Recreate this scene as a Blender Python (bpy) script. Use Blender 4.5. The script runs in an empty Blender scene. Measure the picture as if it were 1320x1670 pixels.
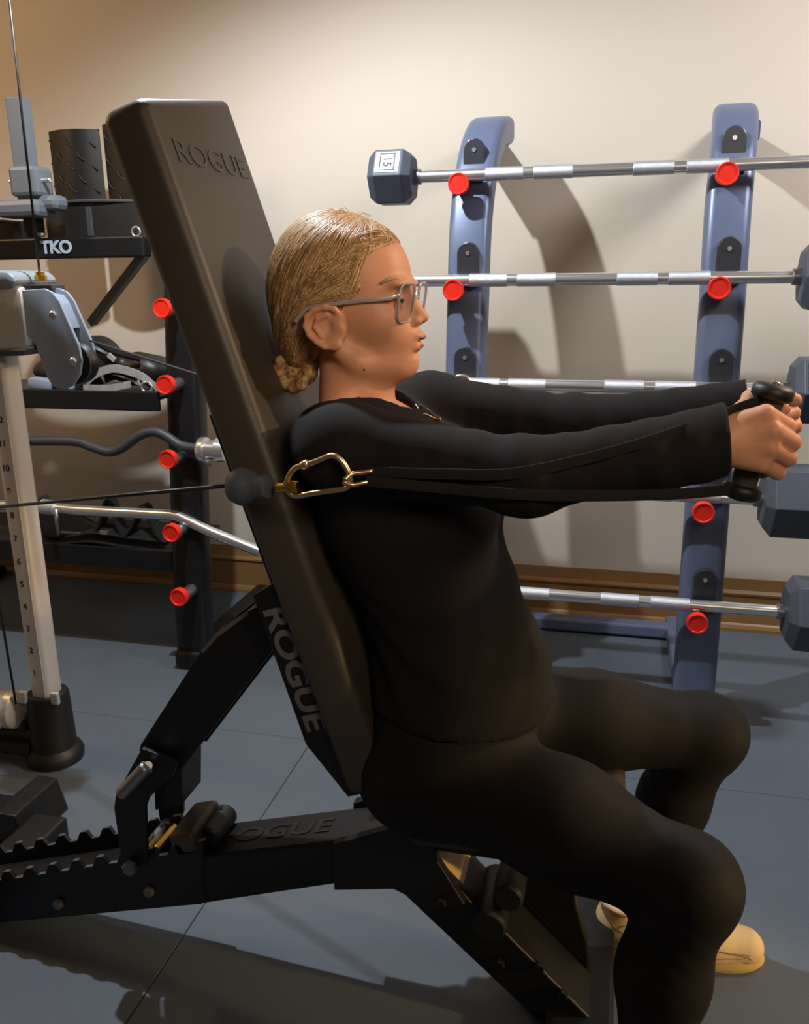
import bpy, bmesh, math, random
import numpy as np
from mathutils import Vector, Matrix
from math import sin, cos, radians, pi, atan2, sqrt

random.seed(4)
SC = bpy.context.scene
COL = SC.collection

# ------------------------------------------------------------------ camera
FPX, PITCH, YAW, ROLL, CAMH = 1393.0, radians(15.5), radians(13.8), radians(-0.7), 1.27
fh = Vector((-sin(YAW), cos(YAW), 0)); rt = Vector((cos(YAW), sin(YAW), 0)); UPV = Vector((0, 0, 1))
fw = fh*cos(PITCH) - UPV*sin(PITCH); cu = UPV*cos(PITCH) + fh*sin(PITCH)
r2 = rt*cos(ROLL) + cu*sin(ROLL); u2 = -rt*sin(ROLL) + cu*cos(ROLL)
CP = Vector((0, 0, CAMH))
cam = bpy.data.objects.new('camera', bpy.data.cameras.new('camera'))
COL.objects.link(cam)
cam.data.sensor_fit = 'VERTICAL'; cam.data.sensor_height = 36.0; cam.data.sensor_width = 36.0
cam.data.lens = FPX/1670*36.0
cam.data.clip_start = 0.02
cam.matrix_world = Matrix(((r2.x, u2.x, -fw.x, CP.x), (r2.y, u2.y, -fw.y, CP.y), (r2.z, u2.z, -fw.z, CP.z), (0, 0, 0, 1)))
SC.camera = cam

def at(x, y, Y):
    """world point seen at photo pixel x,y and standing at depth plane Y"""
    d = fw + r2*((x-660)/FPX) + u2*((835-y)/FPX)
    return CP + d*(Y/d.y)

# ------------------------------------------------------------------ light
w = bpy.data.worlds.new('world'); SC.world = w; w.use_nodes = True
w.node_tree.nodes['Background'].inputs[0].default_value = (1.0, 0.86, 0.72, 1)
w.node_tree.nodes['Background'].inputs[1].default_value = 0.05

def lamp(name, loc, energy, color, size, kind='POINT', target=None, spot=None):
    l = bpy.data.lights.new(name, kind); l.energy = energy; l.color = color
    if kind == 'AREA': l.shape = 'DISK'; l.size = size
    else: l.shadow_soft_size = size
    if kind == 'SPOT': l.spot_size = spot[0]; l.spot_blend = spot[1]
    o = bpy.data.objects.new(name, l); COL.objects.link(o); o.location = loc
    if target: o.rotation_euler = (Vector(target)-Vector(loc)).to_track_quat('-Z', 'Y').to_euler()
    return o
LAMP = Vector((-0.98, 1.78, 2.40))
lamp('downlight_cool', LAMP, 140, (0.90, 0.95, 1.0), 0.02, 'SPOT', (-0.55, 2.2, 0), (radians(162), 0.55))
lamp('downlight_warm', (1.5, 1.75, 2.15), 98, (1.0, 0.64, 0.34), 0.04, 'SPOT', (-0.35, 1.25, 1.15), (radians(46), 0.5))
lamp('floor_lamp_warm', (1.9, 0.95, 0.80), 110, (1.0, 0.66, 0.28), 0.05, 'SPOT', (-0.1, 1.28, 0.22), (radians(34), 0.4))
lamp('downlight_warm_left', (-2.6, 1.7, 2.36), 28, (1.0, 0.68, 0.38), 0.12)
lamp('downlight_cool_right', (1.3, 2.0, 2.42), 34, (0.98, 0.98, 1.0), 0.5, 'AREA', (1.0, 3.1, 1.2))
lamp('fill_behind_camera', (0.7, -0.9, 2.42), 11, (1.0, 0.82, 0.64), 0.9, 'AREA', (0.0, 1.2, 0.9))  # unseen soft fill added to lift everything facing the camera
lamp('face_fill_spot', (0.85, -0.35, 1.95), 70, (1.0, 0.74, 0.52), 0.22, 'SPOT', (-0.22, 1.2, 1.20), (radians(36), 0.9))  # unseen spot added to brighten the near side of the face
SC.view_settings.view_transform = 'Standard'
SC.view_settings.look = 'None'
SC.view_settings.gamma = 1
SC.view_settings.use_curve_mapping = False
SC.view_settings.exposure = 0.0

# ------------------------------------------------------------------ materials
MATS = {}
def srgb(c):
    return tuple(((v/255)/12.92 if v/255 <= 0.04045 else ((v/255+0.055)/1.055)**2.4) for v in c)
def mat(name, rgb, rough=0.5, metal=0.0, var=0.08, vscale=8.0, bump=0.0, bscale=200.0, spec=0.5, coat=0.0):
    m = bpy.data.materials.new(name); m.use_nodes = True
    nt = m.node_tree; b = nt.nodes['Principled BSDF']
    c = srgb(rgb)
    tc = nt.nodes.new('ShaderNodeTexCoord'); no = nt.nodes.new('ShaderNodeTexNoise')
    no.inputs['Scale'].default_value = vscale; no.inputs['Detail'].default_value = 4
    nt.links.new(tc.outputs['Object'], no.inputs['Vector'])
    mx = nt.nodes.new('ShaderNodeMix'); mx.data_type = 'RGBA'
    mx.inputs[6].default_value = (*[v*(1-var) for v in c], 1)
    mx.inputs[7].default_value = (*[min(1, v*(1+var)) for v in c], 1)
    nt.links.new(no.outputs['Fac'], mx.inputs[0]); nt.links.new(mx.outputs[2], b.inputs['Base Color'])
    b.inputs['Roughness'].default_value = rough; b.inputs['Metallic'].default_value = metal
    b.inputs['Specular IOR Level'].default_value = spec
    b.inputs['Coat Weight'].default_value = coat
    if bump > 0:
        n2 = nt.nodes.new('ShaderNodeTexNoise'); n2.inputs['Scale'].default_value = bscale; n2.inputs['Detail'].default_value = 3
        nt.links.new(tc.outputs['Object'], n2.inputs['Vector'])
        bp = nt.nodes.new('ShaderNodeBump'); bp.inputs['Strength'].default_value = bump; bp.inputs['Distance'].default_value = 0.002
        nt.links.new(n2.outputs['Fac'], bp.inputs['Height']); nt.links.new(bp.outputs['Normal'], b.inputs['Normal'])
    MATS[name] = m
    return m
M_wall = mat('painted_wall', (203, 192, 177), 0.75, var=0.02, vscale=2, bump=0.15, bscale=160, spec=0.25)
M_ceil = mat('ceiling_paint', (214, 204, 190), 0.9, var=0.02)
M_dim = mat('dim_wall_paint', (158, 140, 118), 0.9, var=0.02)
M_base = mat('brown_trim', (140, 104, 62), 0.35, var=0.12, vscale=5, spec=0.5)
M_rub = mat('rubber_floor', (88, 98, 109), 0.5, var=0.12, vscale=3, bump=0.25, bscale=420, spec=0.35)
M_seam = mat('rubber_seam', (52, 55, 60), 0.9)
M_rack = mat('rack_grey_paint', (104, 116, 144), 0.38, 0.25, var=0.05, bump=0.05, bscale=600, spec=0.5)
M_rackd = mat('rack_black_paint', (20, 21, 24), 0.42, 0.0, var=0.05, spec=0.4)
M_cradle = mat('cradle_plastic', (48, 50, 56), 0.32, var=0.05, spec=0.6)
M_red = mat('red_plastic', (238, 44, 30), 0.4, var=0.04, spec=0.4)
M_chrome = mat('chrome', (225, 226, 226), 0.28, 0.88, var=0.03)
M_knurl = mat('knurled_steel', (205, 208, 214), 0.42, 0.75, var=0.06, vscale=60, bump=0.5, bscale=900)
M_steel = mat('dull_steel', (150, 150, 150), 0.35, 0.9, var=0.08, vscale=20)
M_hex = mat('black_rubber_head', (70, 77, 90), 0.5, var=0.06, bump=0.12, bscale=300, spec=0.45)
M_label = mat('silver_print', (176, 190, 206), 0.4, 0.1, var=0.04)
M_pad = mat('black_vinyl', (60, 54, 47), 0.46, var=0.06, bump=0.2, bscale=700, spec=0.5)
M_frame = mat('black_powder_coat', (17, 18, 21), 0.45, var=0.06, bump=0.1, bscale=800, spec=0.4)
M_framel = mat('worn_steel_edge', (112, 112, 112), 0.4, 0.5)
M_logo = mat('grey_logo', (98, 101, 106), 0.6)
M_dlogo = mat('dark_logo', (38, 35, 32), 0.35)
M_shirt = mat('black_jersey', (22, 20, 22), 0.85, var=0.1, vscale=30, bump=0.2, bscale=900, spec=0.2)
M_legg = mat('black_leggings', (17, 14, 15), 0.75, var=0.08, vscale=30, bump=0.12, bscale=900, spec=0.25)
M_warmlit = mat('warm_light_tan', (206, 172, 118), 0.5, var=0.1, vscale=12)  # warm lamplight on the black leg, put into the colour
M_gold = mat('gold_steel', (206, 180, 142), 0.34, 0.95, var=0.1, vscale=40)
M_brass = mat('brass', (205, 160, 62), 0.3, 1.0)
M_silver = mat('silver_paint', (204, 200, 192), 0.36, 0.35, var=0.04, spec=0.5)
M_bluegrey = mat('blue_grey_plastic', (134, 147, 166), 0.5, var=0.04)
M_greycap = mat('grey_plastic_cap', (128, 138, 146), 0.42, var=0.05)
M_clamp = mat('grey_clamp_paint', (96, 101, 108), 0.45, var=0.06)
M_dgrey = mat('dark_grey_plastic', (58, 60, 64), 0.5)
M_black = mat('black_rubber', (18, 18, 19), 0.5, var=0.1)
M_leather = mat('black_leather', (34, 32, 31), 0.4, var=0.15, bump=0.3, bscale=300)
M_ink = mat('printed_ink', (40, 40, 44), 0.6)
M_strap = mat('nylon_strap', (15, 14, 15), 0.95, bump=0.3, bscale=500)
M_silk = mat('silver_webbing', (178, 182, 186), 0.35, 0.3, var=0.3, vscale=40)
M_foam = mat('black_foam_grip', (62, 58, 52), 0.7, bump=0.3, bscale=500)
M_sole = mat('cream_foam_sole', (206, 178, 120), 0.7, var=0.06)
M_shoe = mat('cream_mesh', (216, 190, 148), 0.75, var=0.06, bump=0.4, bscale=500)
M_shoel = mat('pink_beige_panel', (222, 190, 160), 0.6, var=0.05)
M_shoed = mat('taupe_piping', (150, 130, 96), 0.6)
M_white = mat('eye_white', (220, 212, 200), 0.2)
M_iris = mat('brown_iris', (62, 44, 30), 0.15)
M_lip = mat('lip', (150, 84, 66), 0.45)

def skin_material():
    m = mat('skin', (206, 150, 118), 0.5, var=0.07, vscale=16, bump=0.12, bscale=320, spec=0.35)
    b = m.node_tree.nodes['Principled BSDF']
    b.inputs['Subsurface Weight'].default_value = 0.12
    b.inputs['Subsurface Radius'].default_value = (0.012, 0.005, 0.003)
    b.inputs['Subsurface Scale'].default_value = 0.6
    return m
M_skin = skin_material()
BUN = at(487, 602, 1.25)
def hair_material():
    m = bpy.data.materials.new('hair'); m.use_nodes = True
    nt = m.node_tree; b = nt.nodes['Principled BSDF']
    tc = nt.nodes.new('ShaderNodeTexCoord')
    sub = nt.nodes.new('ShaderNodeVectorMath'); sub.operation = 'SUBTRACT'; sub.inputs[1].default_value = tuple(BUN)
    nrm = nt.nodes.new('ShaderNodeVectorMath'); nrm.operation = 'NORMALIZE'
    ln = nt.nodes.new('ShaderNodeVectorMath'); ln.operation = 'LENGTH'
    geo = nt.nodes.new('ShaderNodeNewGeometry')
    nt.links.new(geo.outputs['Position'], sub.inputs[0]); nt.links.new(sub.outputs[0], nrm.inputs[0])
    no = nt.nodes.new('ShaderNodeTexNoise'); no.inputs['Scale'].default_value = 5; no.inputs['Detail'].default_value = 1; no.inputs['Roughness'].default_value = 0.55
    nt.links.new(nrm.outputs[0], no.inputs['Vector'])
    cr = nt.nodes.new('ShaderNodeValToRGB')
    cr.color_ramp.elements[0].position = 0.32; cr.color_ramp.elements[0].color = (*srgb((112, 82, 52)), 1)
    cr.color_ramp.elements[1].position = 0.68; cr.color_ramp.elements[1].color = (*srgb((206, 172, 126)), 1)
    e = cr.color_ramp.elements.new(0.5); e.color = (*srgb((160, 126, 86)), 1)
    nt.links.new(no.outputs['Fac'], cr.inputs[0]); nt.links.new(cr.outputs[0], b.inputs['Base Color'])
    bp = nt.nodes.new('ShaderNodeBump'); bp.inputs['Strength'].default_value = 0.3; bp.inputs['Distance'].default_value = 0.002
    nt.links.new(no.outputs['Fac'], bp.inputs['Height']); nt.links.new(bp.outputs['Normal'], b.inputs['Normal'])
    b.inputs['Roughness'].default_value = 0.6; b.inputs['Specular IOR Level'].default_value = 0.45
    return m
M_hair = hair_material()
M_strand = bpy.data.materials.new('hair_strand'); M_strand.use_nodes = True
_n = M_strand.node_tree; _g = _n.nodes.new('ShaderNodeNewGeometry'); _c = _n.nodes.new('ShaderNodeValToRGB')
_c.color_ramp.elements[0].color = (*srgb((112, 82, 50)), 1); _c.color_ramp.elements[1].color = (*srgb((222, 190, 142)), 1)
_e = _c.color_ramp.elements.new(0.5); _e.color = (*srgb((168, 134, 92)), 1)
_n.links.new(_g.outputs['Random Per Island'], _c.inputs[0]); _n.links.new(_c.outputs[0], _n.nodes['Principled BSDF'].inputs['Base Color'])
_n.nodes['Principled BSDF'].inputs['Roughness'].default_value = 0.5
def tread_material():
    m = mat('diamond_tread', (26, 24, 22), 0.35, spec=0.5)
    return m
M_tread = tread_material()
M_lens = bpy.data.materials.new('clear_lens'); M_lens.use_nodes = True
_b = M_lens.node_tree.nodes['Principled BSDF']; _b.inputs['Base Color'].default_value = (0.95, 0.97, 1, 1)
_b.inputs['Transmission Weight'].default_value = 1; _b.inputs['Roughness'].default_value = 0.0; _b.inputs['IOR'].default_value = 1.12
M_clear = bpy.data.materials.new('clear_acetate'); M_clear.use_nodes = True
_b = M_clear.node_tree.nodes['Principled BSDF']; _b.inputs['Base Color'].default_value = (0.62, 0.58, 0.60, 1)
_b.inputs['Transmission Weight'].default_value = 0.55; _b.inputs['Roughness'].default_value = 0.12

# ------------------------------------------------------------------ mesh helpers
def obj(name, bm, m, parent=None, smooth=False, label=None, angle=None):
    me = bpy.data.meshes.new(name)
    if parent is not None:
        off = -world_loc(parent)
        bmesh.ops.translate(bm, verts=bm.verts, vec=off)
    bm.normal_update(); bm.to_mesh(me); bm.free()
    me.materials.append(m)
    if smooth:
        me.polygons.foreach_set('use_smooth', [True]*len(me.polygons))
        if angle: me.set_sharp_from_angle(angle=radians(angle))
    o = bpy.data.objects.new(name, me); COL.objects.link(o)
    if parent is not None: o.parent = parent
    if label: o['label'] = label
    return o
def world_loc(o):
    v = Vector((0, 0, 0))
    while o is not None:
        v += Vector(o.location); o = o.parent
    return v
def thing(name, label, cat, loc=(0, 0, 0), group=None):
    o = bpy.data.objects.new(name, None); COL.objects.link(o); o.location = loc
    o.empty_display_size = 0.05
    o['label'] = label; o['category'] = cat
    if group: o['group'] = group
    return o
def tag(o, label, cat, group=None):
    o['label'] = label; o['category'] = cat
    if group: o['group'] = group
    return o
def struct(name, bm, m, parent=None):
    o = obj(name, bm, m, parent); o['kind'] = 'structure'; return o
def B(): return bmesh.new()

def bevel(bm, geom_edges, w_, seg=2):
    bmesh.ops.bevel(bm, geom=geom_edges, offset=w_, segments=seg, affect='EDGES', profile=0.5)
def box(bm, c, s, bev=0.0, rot=None, seg=2):
    """c centre, s full sizes, rot 3x3"""
    t = bmesh.new()
    bmesh.ops.create_cube(t, size=1.0)
    bmesh.ops.scale(t, vec=Vector(s), verts=t.verts)
    if bev > 0: bevel(t, list(t.edges), bev, seg)
    R = (rot.to_4x4() if rot is not None else Matrix.Identity(4))
    bmesh.ops.transform(t, matrix=Matrix.Translation(Vector(c)) @ R, verts=t.verts)
    merge(bm, t)
def merge(bm, t):
    me = bpy.data.meshes.new('tmp'); t.to_mesh(me); t.free(); bm.from_mesh(me); bpy.data.meshes.remove(me)
def rot_y(a): return Matrix.Rotation(a, 3, 'Y')
def frame_rot(xa, ya):
    xa = Vector(xa).normalized(); za = xa.cross(Vector(ya)).normalized(); ya = za.cross(xa)
    return Matrix((xa, ya, za)).transposed()
def prism(bm, pts, y0, y1, bev=0.0, seg=2):
    """polygon in X,Z extruded from y0 to y1"""
    t = bmesh.new()
    v0 = [t.verts.new((p[0], y0, p[1])) for p in pts]; v1 = [t.verts.new((p[0], y1, p[1])) for p in pts]
    n = len(pts)
    t.faces.new(v0); t.faces.new(list(reversed(v1)))
    for i in range(n): t.faces.new((v0[i], v1[i], v1[(i+1) % n], v0[(i+1) % n]))
    bmesh.ops.recalc_face_normals(t, faces=t.faces)
    if bev > 0: bevel(t, list(t.edges), bev, seg)
    merge(bm, t)
def pprism(bm, pix, Y, y0, y1, bev=0.0):
    """same polygon, its outline given at the photo's points on plane Y"""
    prism(bm, [(at(a, b, Y).x, at(a, b, Y).z) for a, b in pix], y0, y1, bev)
def spline(pts, n=8):
    """catmull-rom through points"""
    P = [Vector(p) for p in pts]
    if len(P) < 3: return P
    out = []
    for i in range(len(P)-1):
        p0 = P[i-1] if i > 0 else P[0]*2-P[1]; p1 = P[i]; p2 = P[i+1]; p3 = P[i+2] if i+2 < len(P) else P[-1]*2-P[-2]
        for k in range(n):
            t = k/n
            out.append(0.5*((2*p1)+(-p0+p2)*t+(2*p0-5*p1+4*p2-p3)*t*t+(-p0+3*p1-3*p2+p3)*t**3))
    out.append(P[-1]); return out
def sweep(bm, path, prof, closed=False, side=None, caps=True, scale=None):
    """sweep 2d profile [(a,b)] along path; a along 'side' vector, b along the other normal"""
    P = [Vector(p) for p in path]; n = len(P); rings = []
    prev = None
    for i in range(n):
        if closed: t = (P[(i+1) % n]-P[i-1]).normalized()
        else: t = (P[min(i+1, n-1)]-P[max(i-1, 0)]).normalized()
        if side is not None: a = Vector(side)-t*Vector(side).dot(t)
        elif prev is None:
            a = t.orthogonal()
        else: a = prev-t*prev.dot(t)
        a.normalize(); prev = a; b = t.cross(a)
        s = scale[i] if scale else 1.0
        rings.append([bm.verts.new(P[i]+a*(q[0]*s)+b*(q[1]*s)) for q in prof])
    m = len(prof)
    for i in range(n if closed else n-1):
        r0, r1 = rings[i], rings[(i+1) % n]
        for j in range(m):
            bm.faces.new((r0[j], r0[(j+1) % m], r1[(j+1) % m], r1[j]))
    if caps and not closed:
        bm.faces.new(list(reversed(rings[0]))); bm.faces.new(rings[-1])
def circ(r, n=12): return [(r*cos(2*pi*i/n), r*sin(2*pi*i/n)) for i in range(n)]
def rrect(w_, h_, r, n=4):
    out = []
    for cx, cy, a0 in ((w_/2-r, h_/2-r, 0), (-w_/2+r, h_/2-r, pi/2), (-w_/2+r, -h_/2+r, pi), (w_/2-r, -h_/2+r, 1.5*pi)):
        for k in range(n+1): out.append((cx+r*cos(a0+k*pi/2/n), cy+r*sin(a0+k*pi/2/n)))
    return out
def tube(bm, path, r, n=12, closed=False, scale=None): sweep(bm, path, circ(r, n), closed, scale=scale)
def lathe(bm, a, b, prof, n=24):
    """prof: list of (t along a->b in metres, radius)"""
    a = Vector(a); b = Vector(b); d = (b-a).normalized(); u = d.orthogonal().normalized(); v = d.cross(u)
    rings = []
    for t, r in prof:
        if r < 1e-6: rings.append([bm.verts.new(a+d*t)])
        else: rings.append([bm.verts.new(a+d*t+(u*cos(2*pi*i/n)+v*sin(2*pi*i/n))*r) for i in range(n)])
    for i in range(len(rings)-1):
        p, q = rings[i], rings[i+1]
        for j in range(n):
            k = (j+1) % n
            if len(p) == 1 and len(q) == 1: continue
            if len(p) == 1: bm.faces.new((p[0], q[j], q[k]))
            elif len(q) == 1: bm.faces.new((p[j], p[k], q[0]))
            else: bm.faces.new((p[j], p[k], q[k], q[j]))
    if len(rings[0]) > 1: bm.faces.new(list(reversed(rings[0])))
    if len(rings[-1]) > 1: bm.faces.new(rings[-1])
    bmesh.ops.recalc_face_normals(bm, faces=bm.faces)
def cyl(bm, a, b, r, n=20, bev=0.0):
    L = (Vector(b)-Vector(a)).length
    if bev: lathe(bm, a, b, [(0, 0), (0, r-bev), (bev, r), (L-bev, r), (L, r-bev), (L, 0)], n)
    else: lathe(bm, a, b, [(0, 0), (0, r), (L, r), (L, 0)], n)
def text_bm(body, size, extrude, M, spacing=1.0, squash=1.0, bold=0.0):
    cu_ = bpy.data.curves.new('t', 'FONT'); cu_.body = body; cu_.size = size; cu_.extrude = extrude
    cu_.align_x = 'CENTER'; cu_.align_y = 'CENTER'; cu_.space_character = spacing; cu_.offset = bold
    o = bpy.data.objects.new('t', cu_); COL.objects.link(o)
    dg = bpy.context.evaluated_depsgraph_get()
    me = bpy.data.meshes.new_from_object(o.evaluated_get(dg))
    bm = bmesh.new(); bm.from_mesh(me)
    bmesh.ops.scale(bm, vec=Vector((squash, 1, 1)), verts=bm.verts)
    bmesh.ops.transform(bm, matrix=M, verts=bm.verts)
    bpy.data.objects.remove(o); bpy.data.curves.remove(cu_); bpy.data.meshes.remove(me)
    return bm
def basis(o, xa, ya):
    R = frame_rot(xa, ya); return Matrix.Translation(Vector(o)) @ R.to_4x4()
def copy_tree(o, loc=None, parent=None):
    c = o.copy(); COL.objects.link(c); c.parent = parent
    if loc is not None: c.location = loc
    for ch in list(o.children): copy_tree(ch, None, c)
    return c

# ------------------------------------------------------------------ signed distance modelling (people, shoes)
class Field:
    def __init__(s, lo, hi, h):
        s.lo = np.array(lo, np.float32); s.h = h
        s.n = np.ceil((np.array(hi)-np.array(lo))/h).astype(int)+1
        s.S = np.full(s.n, 1.0, np.float32)
    def ax(s, lo, hi):
        a = np.maximum(np.floor((lo-s.lo)/s.h).astype(int), 0); b = np.minimum(np.ceil((hi-s.lo)/s.h).astype(int)+1, s.n)
        return a, b
    def grid(s, a, b):
        return [(s.lo[i]+s.h*np.arange(a[i], b[i], dtype=np.float32)).reshape([-1 if j == i else 1 for j in range(3)]) for i in range(3)]
    def comb(s, a, b, d, k, op):
        sl = tuple(slice(a[i], b[i]) for i in range(3)); c = s.S[sl]
        if op == 'sub':
            d = -d
            if k > 0: hh = np.maximum(k-np.abs(c-d), 0)/k; s.S[sl] = np.maximum(c, d)+hh*hh*k*0.25
            else: s.S[sl] = np.maximum(c, d)
        else:
            if k > 0: hh = np.maximum(k-np.abs(c-d), 0)/k; s.S[sl] = np.minimum(c, d)-hh*hh*k*0.25
            else: s.S[sl] = np.minimum(c, d)
    def cone(s, p, q, ra, rb, k=0.02, op='add'):
        p = np.array(p, np.float32); q = np.array(q, np.float32); R = max(ra, rb)+k+3*s.h
        a, b = s.ax(np.minimum(p, q)-R, np.maximum(p, q)+R)
        if np.any(b <= a): return
        X, Y, Z = s.grid(a, b); v = q-p; L2 = max(float(v@v), 1e-9)
        t = np.clip(((X-p[0])*v[0]+(Y-p[1])*v[1]+(Z-p[2])*v[2])/L2, 0, 1)
        d = np.sqrt((X-p[0]-t*v[0])**2+(Y-p[1]-t*v[1])**2+(Z-p[2]-t*v[2])**2)-(ra+(rb-ra)*t)
        s.comb(a, b, d, k, op)
    def ell(s, c, r, k=0.02, rot=None, op='add'):
        c = np.array(c, np.float32); R = max(r)+k+3*s.h
        a, b = s.ax(c-R, c+R)
        if np.any(b <= a): return
        X, Y, Z = s.grid(a, b); X = X-c[0]; Y = Y-c[1]; Z = Z-c[2]
        if rot is not None:
            m = np.array(rot).T
            X, Y, Z = (m[0, 0]*X+m[0, 1]*Y+m[0, 2]*Z, m[1, 0]*X+m[1, 1]*Y+m[1, 2]*Z, m[2, 0]*X+m[2, 1]*Y+m[2, 2]*Z)
        k0 = np.sqrt((X/r[0])**2+(Y/r[1])**2+(Z/r[2])**2)
        k1 = np.sqrt((X/r[0]**2)**2+(Y/r[1]**2)**2+(Z/r[2]**2)**2)+1e-6
        d = k0*(k0-1.0)/k1
        s.comb(a, b, np.broadcast_to(d, tuple(b-a)), k, op)
    def chain(s, pts, rad, k=0.01, op='add'):
        for i in range(len(pts)-1): s.cone(pts[i], pts[i+1], rad[i], rad[i+1], k, op)
    def half(s, p, n, k=0.0):
        """cut away the side the normal points to"""
        X, Y, Z = s.grid(np.zeros(3, int), s.n); n = np.array(n, np.float32); n /= np.linalg.norm(n)
        s.S = np.maximum(s.S, (X-p[0])*n[0]+(Y-p[1])*n[1]+(Z-p[2])*n[2]).astype(np.float32)
    def add(s, f):
        X, Y, Z = s.grid(np.zeros(3, int), s.n); s.S = (s.S+f(X, Y, Z)).astype(np.float32)
    def mesh(s):
        S = s.S; S[0] = S[-1] = 1; S[:, 0] = S[:, -1] = 1; S[:, :, 0] = S[:, :, -1] = 1
        ins = S < 0
        c = np.zeros(np.array(S.shape)-1, np.uint8)
        offs = [(i, j, k) for i in (0, 1) for j in (0, 1) for k in (0, 1)]
        sh = lambda A, o: A[o[0]:A.shape[0]-1+o[0], o[1]:A.shape[1]-1+o[1], o[2]:A.shape[2]-1+o[2]]
        for o in offs: c += sh(ins, o)
        act = (c > 0) & (c < 8); I = np.argwhere(act)
        idx = np.full(act.shape, -1, np.int32); idx[act] = np.arange(len(I))
        vals = np.stack([S[I[:, 0]+o[0], I[:, 1]+o[1], I[:, 2]+o[2]] for o in offs], 1)
        pos = np.zeros((len(I), 3)); cnt = np.zeros(len(I)); of = np.array(offs, float)
        for a in range(8):
            for b in range(a+1, 8):
                if np.abs(of[a]-of[b]).sum() != 1: continue
                va, vb = vals[:, a], vals[:, b]; m = (va < 0) != (vb < 0)
                t = np.where(m, va/np.where(m, va-vb, 1), 0)
                pos += np.where(m[:, None], of[a]+t[:, None]*(of[b]-of[a]), 0); cnt += m
        V = s.lo+s.h*(I+pos/cnt[:, None])
        F = []
        for ax in range(3):
            u, v = [(1, 2), (2, 0), (0, 1)][ax]
            s0 = [slice(None)]*3; s1 = [slice(None)]*3; s0[ax] = slice(0, -1); s1[ax] = slice(1, None)
            A = ins[tuple(s0)]; C = ins[tuple(s1)]
            E = np.argwhere(A != C)
            E = E[(E[:, u] > 0) & (E[:, v] > 0) & (E[:, u] < S.shape[u]-1) & (E[:, v] < S.shape[v]-1)]
            f = A[E[:, 0], E[:, 1], E[:, 2]]
            def cell(du, dv):
                Q = E.copy(); Q[:, u] += du; Q[:, v] += dv; return idx[Q[:, 0], Q[:, 1], Q[:, 2]]
            q = np.stack([cell(-1, -1), cell(0, -1), cell(0, 0), cell(-1, 0)], 1)
            q[~f] = q[~f][:, ::-1]; F.append(q)
        return V.astype(np.float32), np.concatenate(F)
def mesh_obj(name, parts, m, parent=None, label=None, smooth_it=1):
    vs, fs, n = [], [], 0
    for V, F in parts:
        V = V.copy()
        for _ in range(smooth_it):
            acc = np.zeros_like(V); ct = np.zeros(len(V))
            for i in range(4):
                a, b = F[:, i], F[:, (i+1) % 4]
                for k in range(3):
                    acc[:, k] += np.bincount(a, V[b, k], len(V))+np.bincount(b, V[a, k], len(V))
                ct += np.bincount(a, minlength=len(V))+np.bincount(b, minlength=len(V))
            V = V*0.5+0.5*acc/np.maximum(ct, 1)[:, None]
        vs.append(V); fs.append(F+n); n += len(V)
    V = np.concatenate(vs); F = np.concatenate(fs)
    if parent is not None: V = V-np.array(world_loc(parent))
    me = bpy.data.meshes.new(name)
    me.vertices.add(len(V)); me.vertices.foreach_set('co', V.astype(np.float32).ravel())
    me.loops.add(len(F)*4); me.loops.foreach_set('vertex_index', F.ravel().astype(np.int32))
    me.polygons.add(len(F)); me.polygons.foreach_set('loop_start', np.arange(0, len(F)*4, 4, dtype=np.int32))
    me.polygons.foreach_set('use_smooth', np.ones(len(F), bool))
    me.update(calc_edges=True); me.validate()
    me.materials.append(m)
    o = bpy.data.objects.new(name, me); COL.objects.link(o)
    if parent is not None: o.parent = parent
    if label: o['label'] = label
    return o

# ================================================================== ROOM
WY = 3.118; X0, X1, Y0, Z1 = -3.3, 2.6, -1.6, 2.5
b = B(); box(b, ((X0+X1)/2, WY+0.05, Z1/2), (X1-X0+0.2, 0.1, Z1)); struct('wall_back', b, M_wall)
b = B(); box(b, (X0-0.05, (Y0+WY)/2, Z1/2), (0.1, WY-Y0, Z1)); struct('wall_left', b, M_wall)
b = B(); box(b, (X1+0.05, (Y0+WY)/2, Z1/2), (0.1, WY-Y0, Z1)); struct('wall_right', b, M_dim)
b = B(); box(b, ((X0+X1)/2, Y0-0.05, Z1/2), (X1-X0+0.2, 0.1, Z1)); struct('wall_front', b, M_dim)
b = B(); box(b, ((X0+X1)/2, (Y0+WY)/2, Z1+0.05), (X1-X0+0.2, WY-Y0+0.2, 0.1)); struct('ceiling', b, M_dim)
b = B(); box(b, ((X0+X1)/2, (Y0+WY)/2, -0.06), (X1-X0+0.2, WY-Y0+0.2, 0.1)); fl = struct('floor', b, M_seam)
# rubber tiles laid on the sub-floor
tile_me = None
TX, TY = 1.83, 1.22
for i in range(-1, 7):
    for j in range(-1, 6):
        xa, xb = X0+i*TX+0.69, X0+(i+1)*TX+0.69; ya, yb = Y0+j*TY-0.02, Y0+(j+1)*TY-0.02
        xa, xb = max(xa, X0), min(xb, X1); ya, yb = max(ya, Y0), min(yb, WY)
        if xb-xa < 0.03 or yb-ya < 0.03: continue
        b = B(); box(b, ((xa+xb)/2, (ya+yb)/2, -0.005), (xb-xa-0.0018, yb-ya-0.0018, 0.01), 0.0015, seg=1)
        obj('rubber_tile', b, M_rub, fl)
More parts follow.
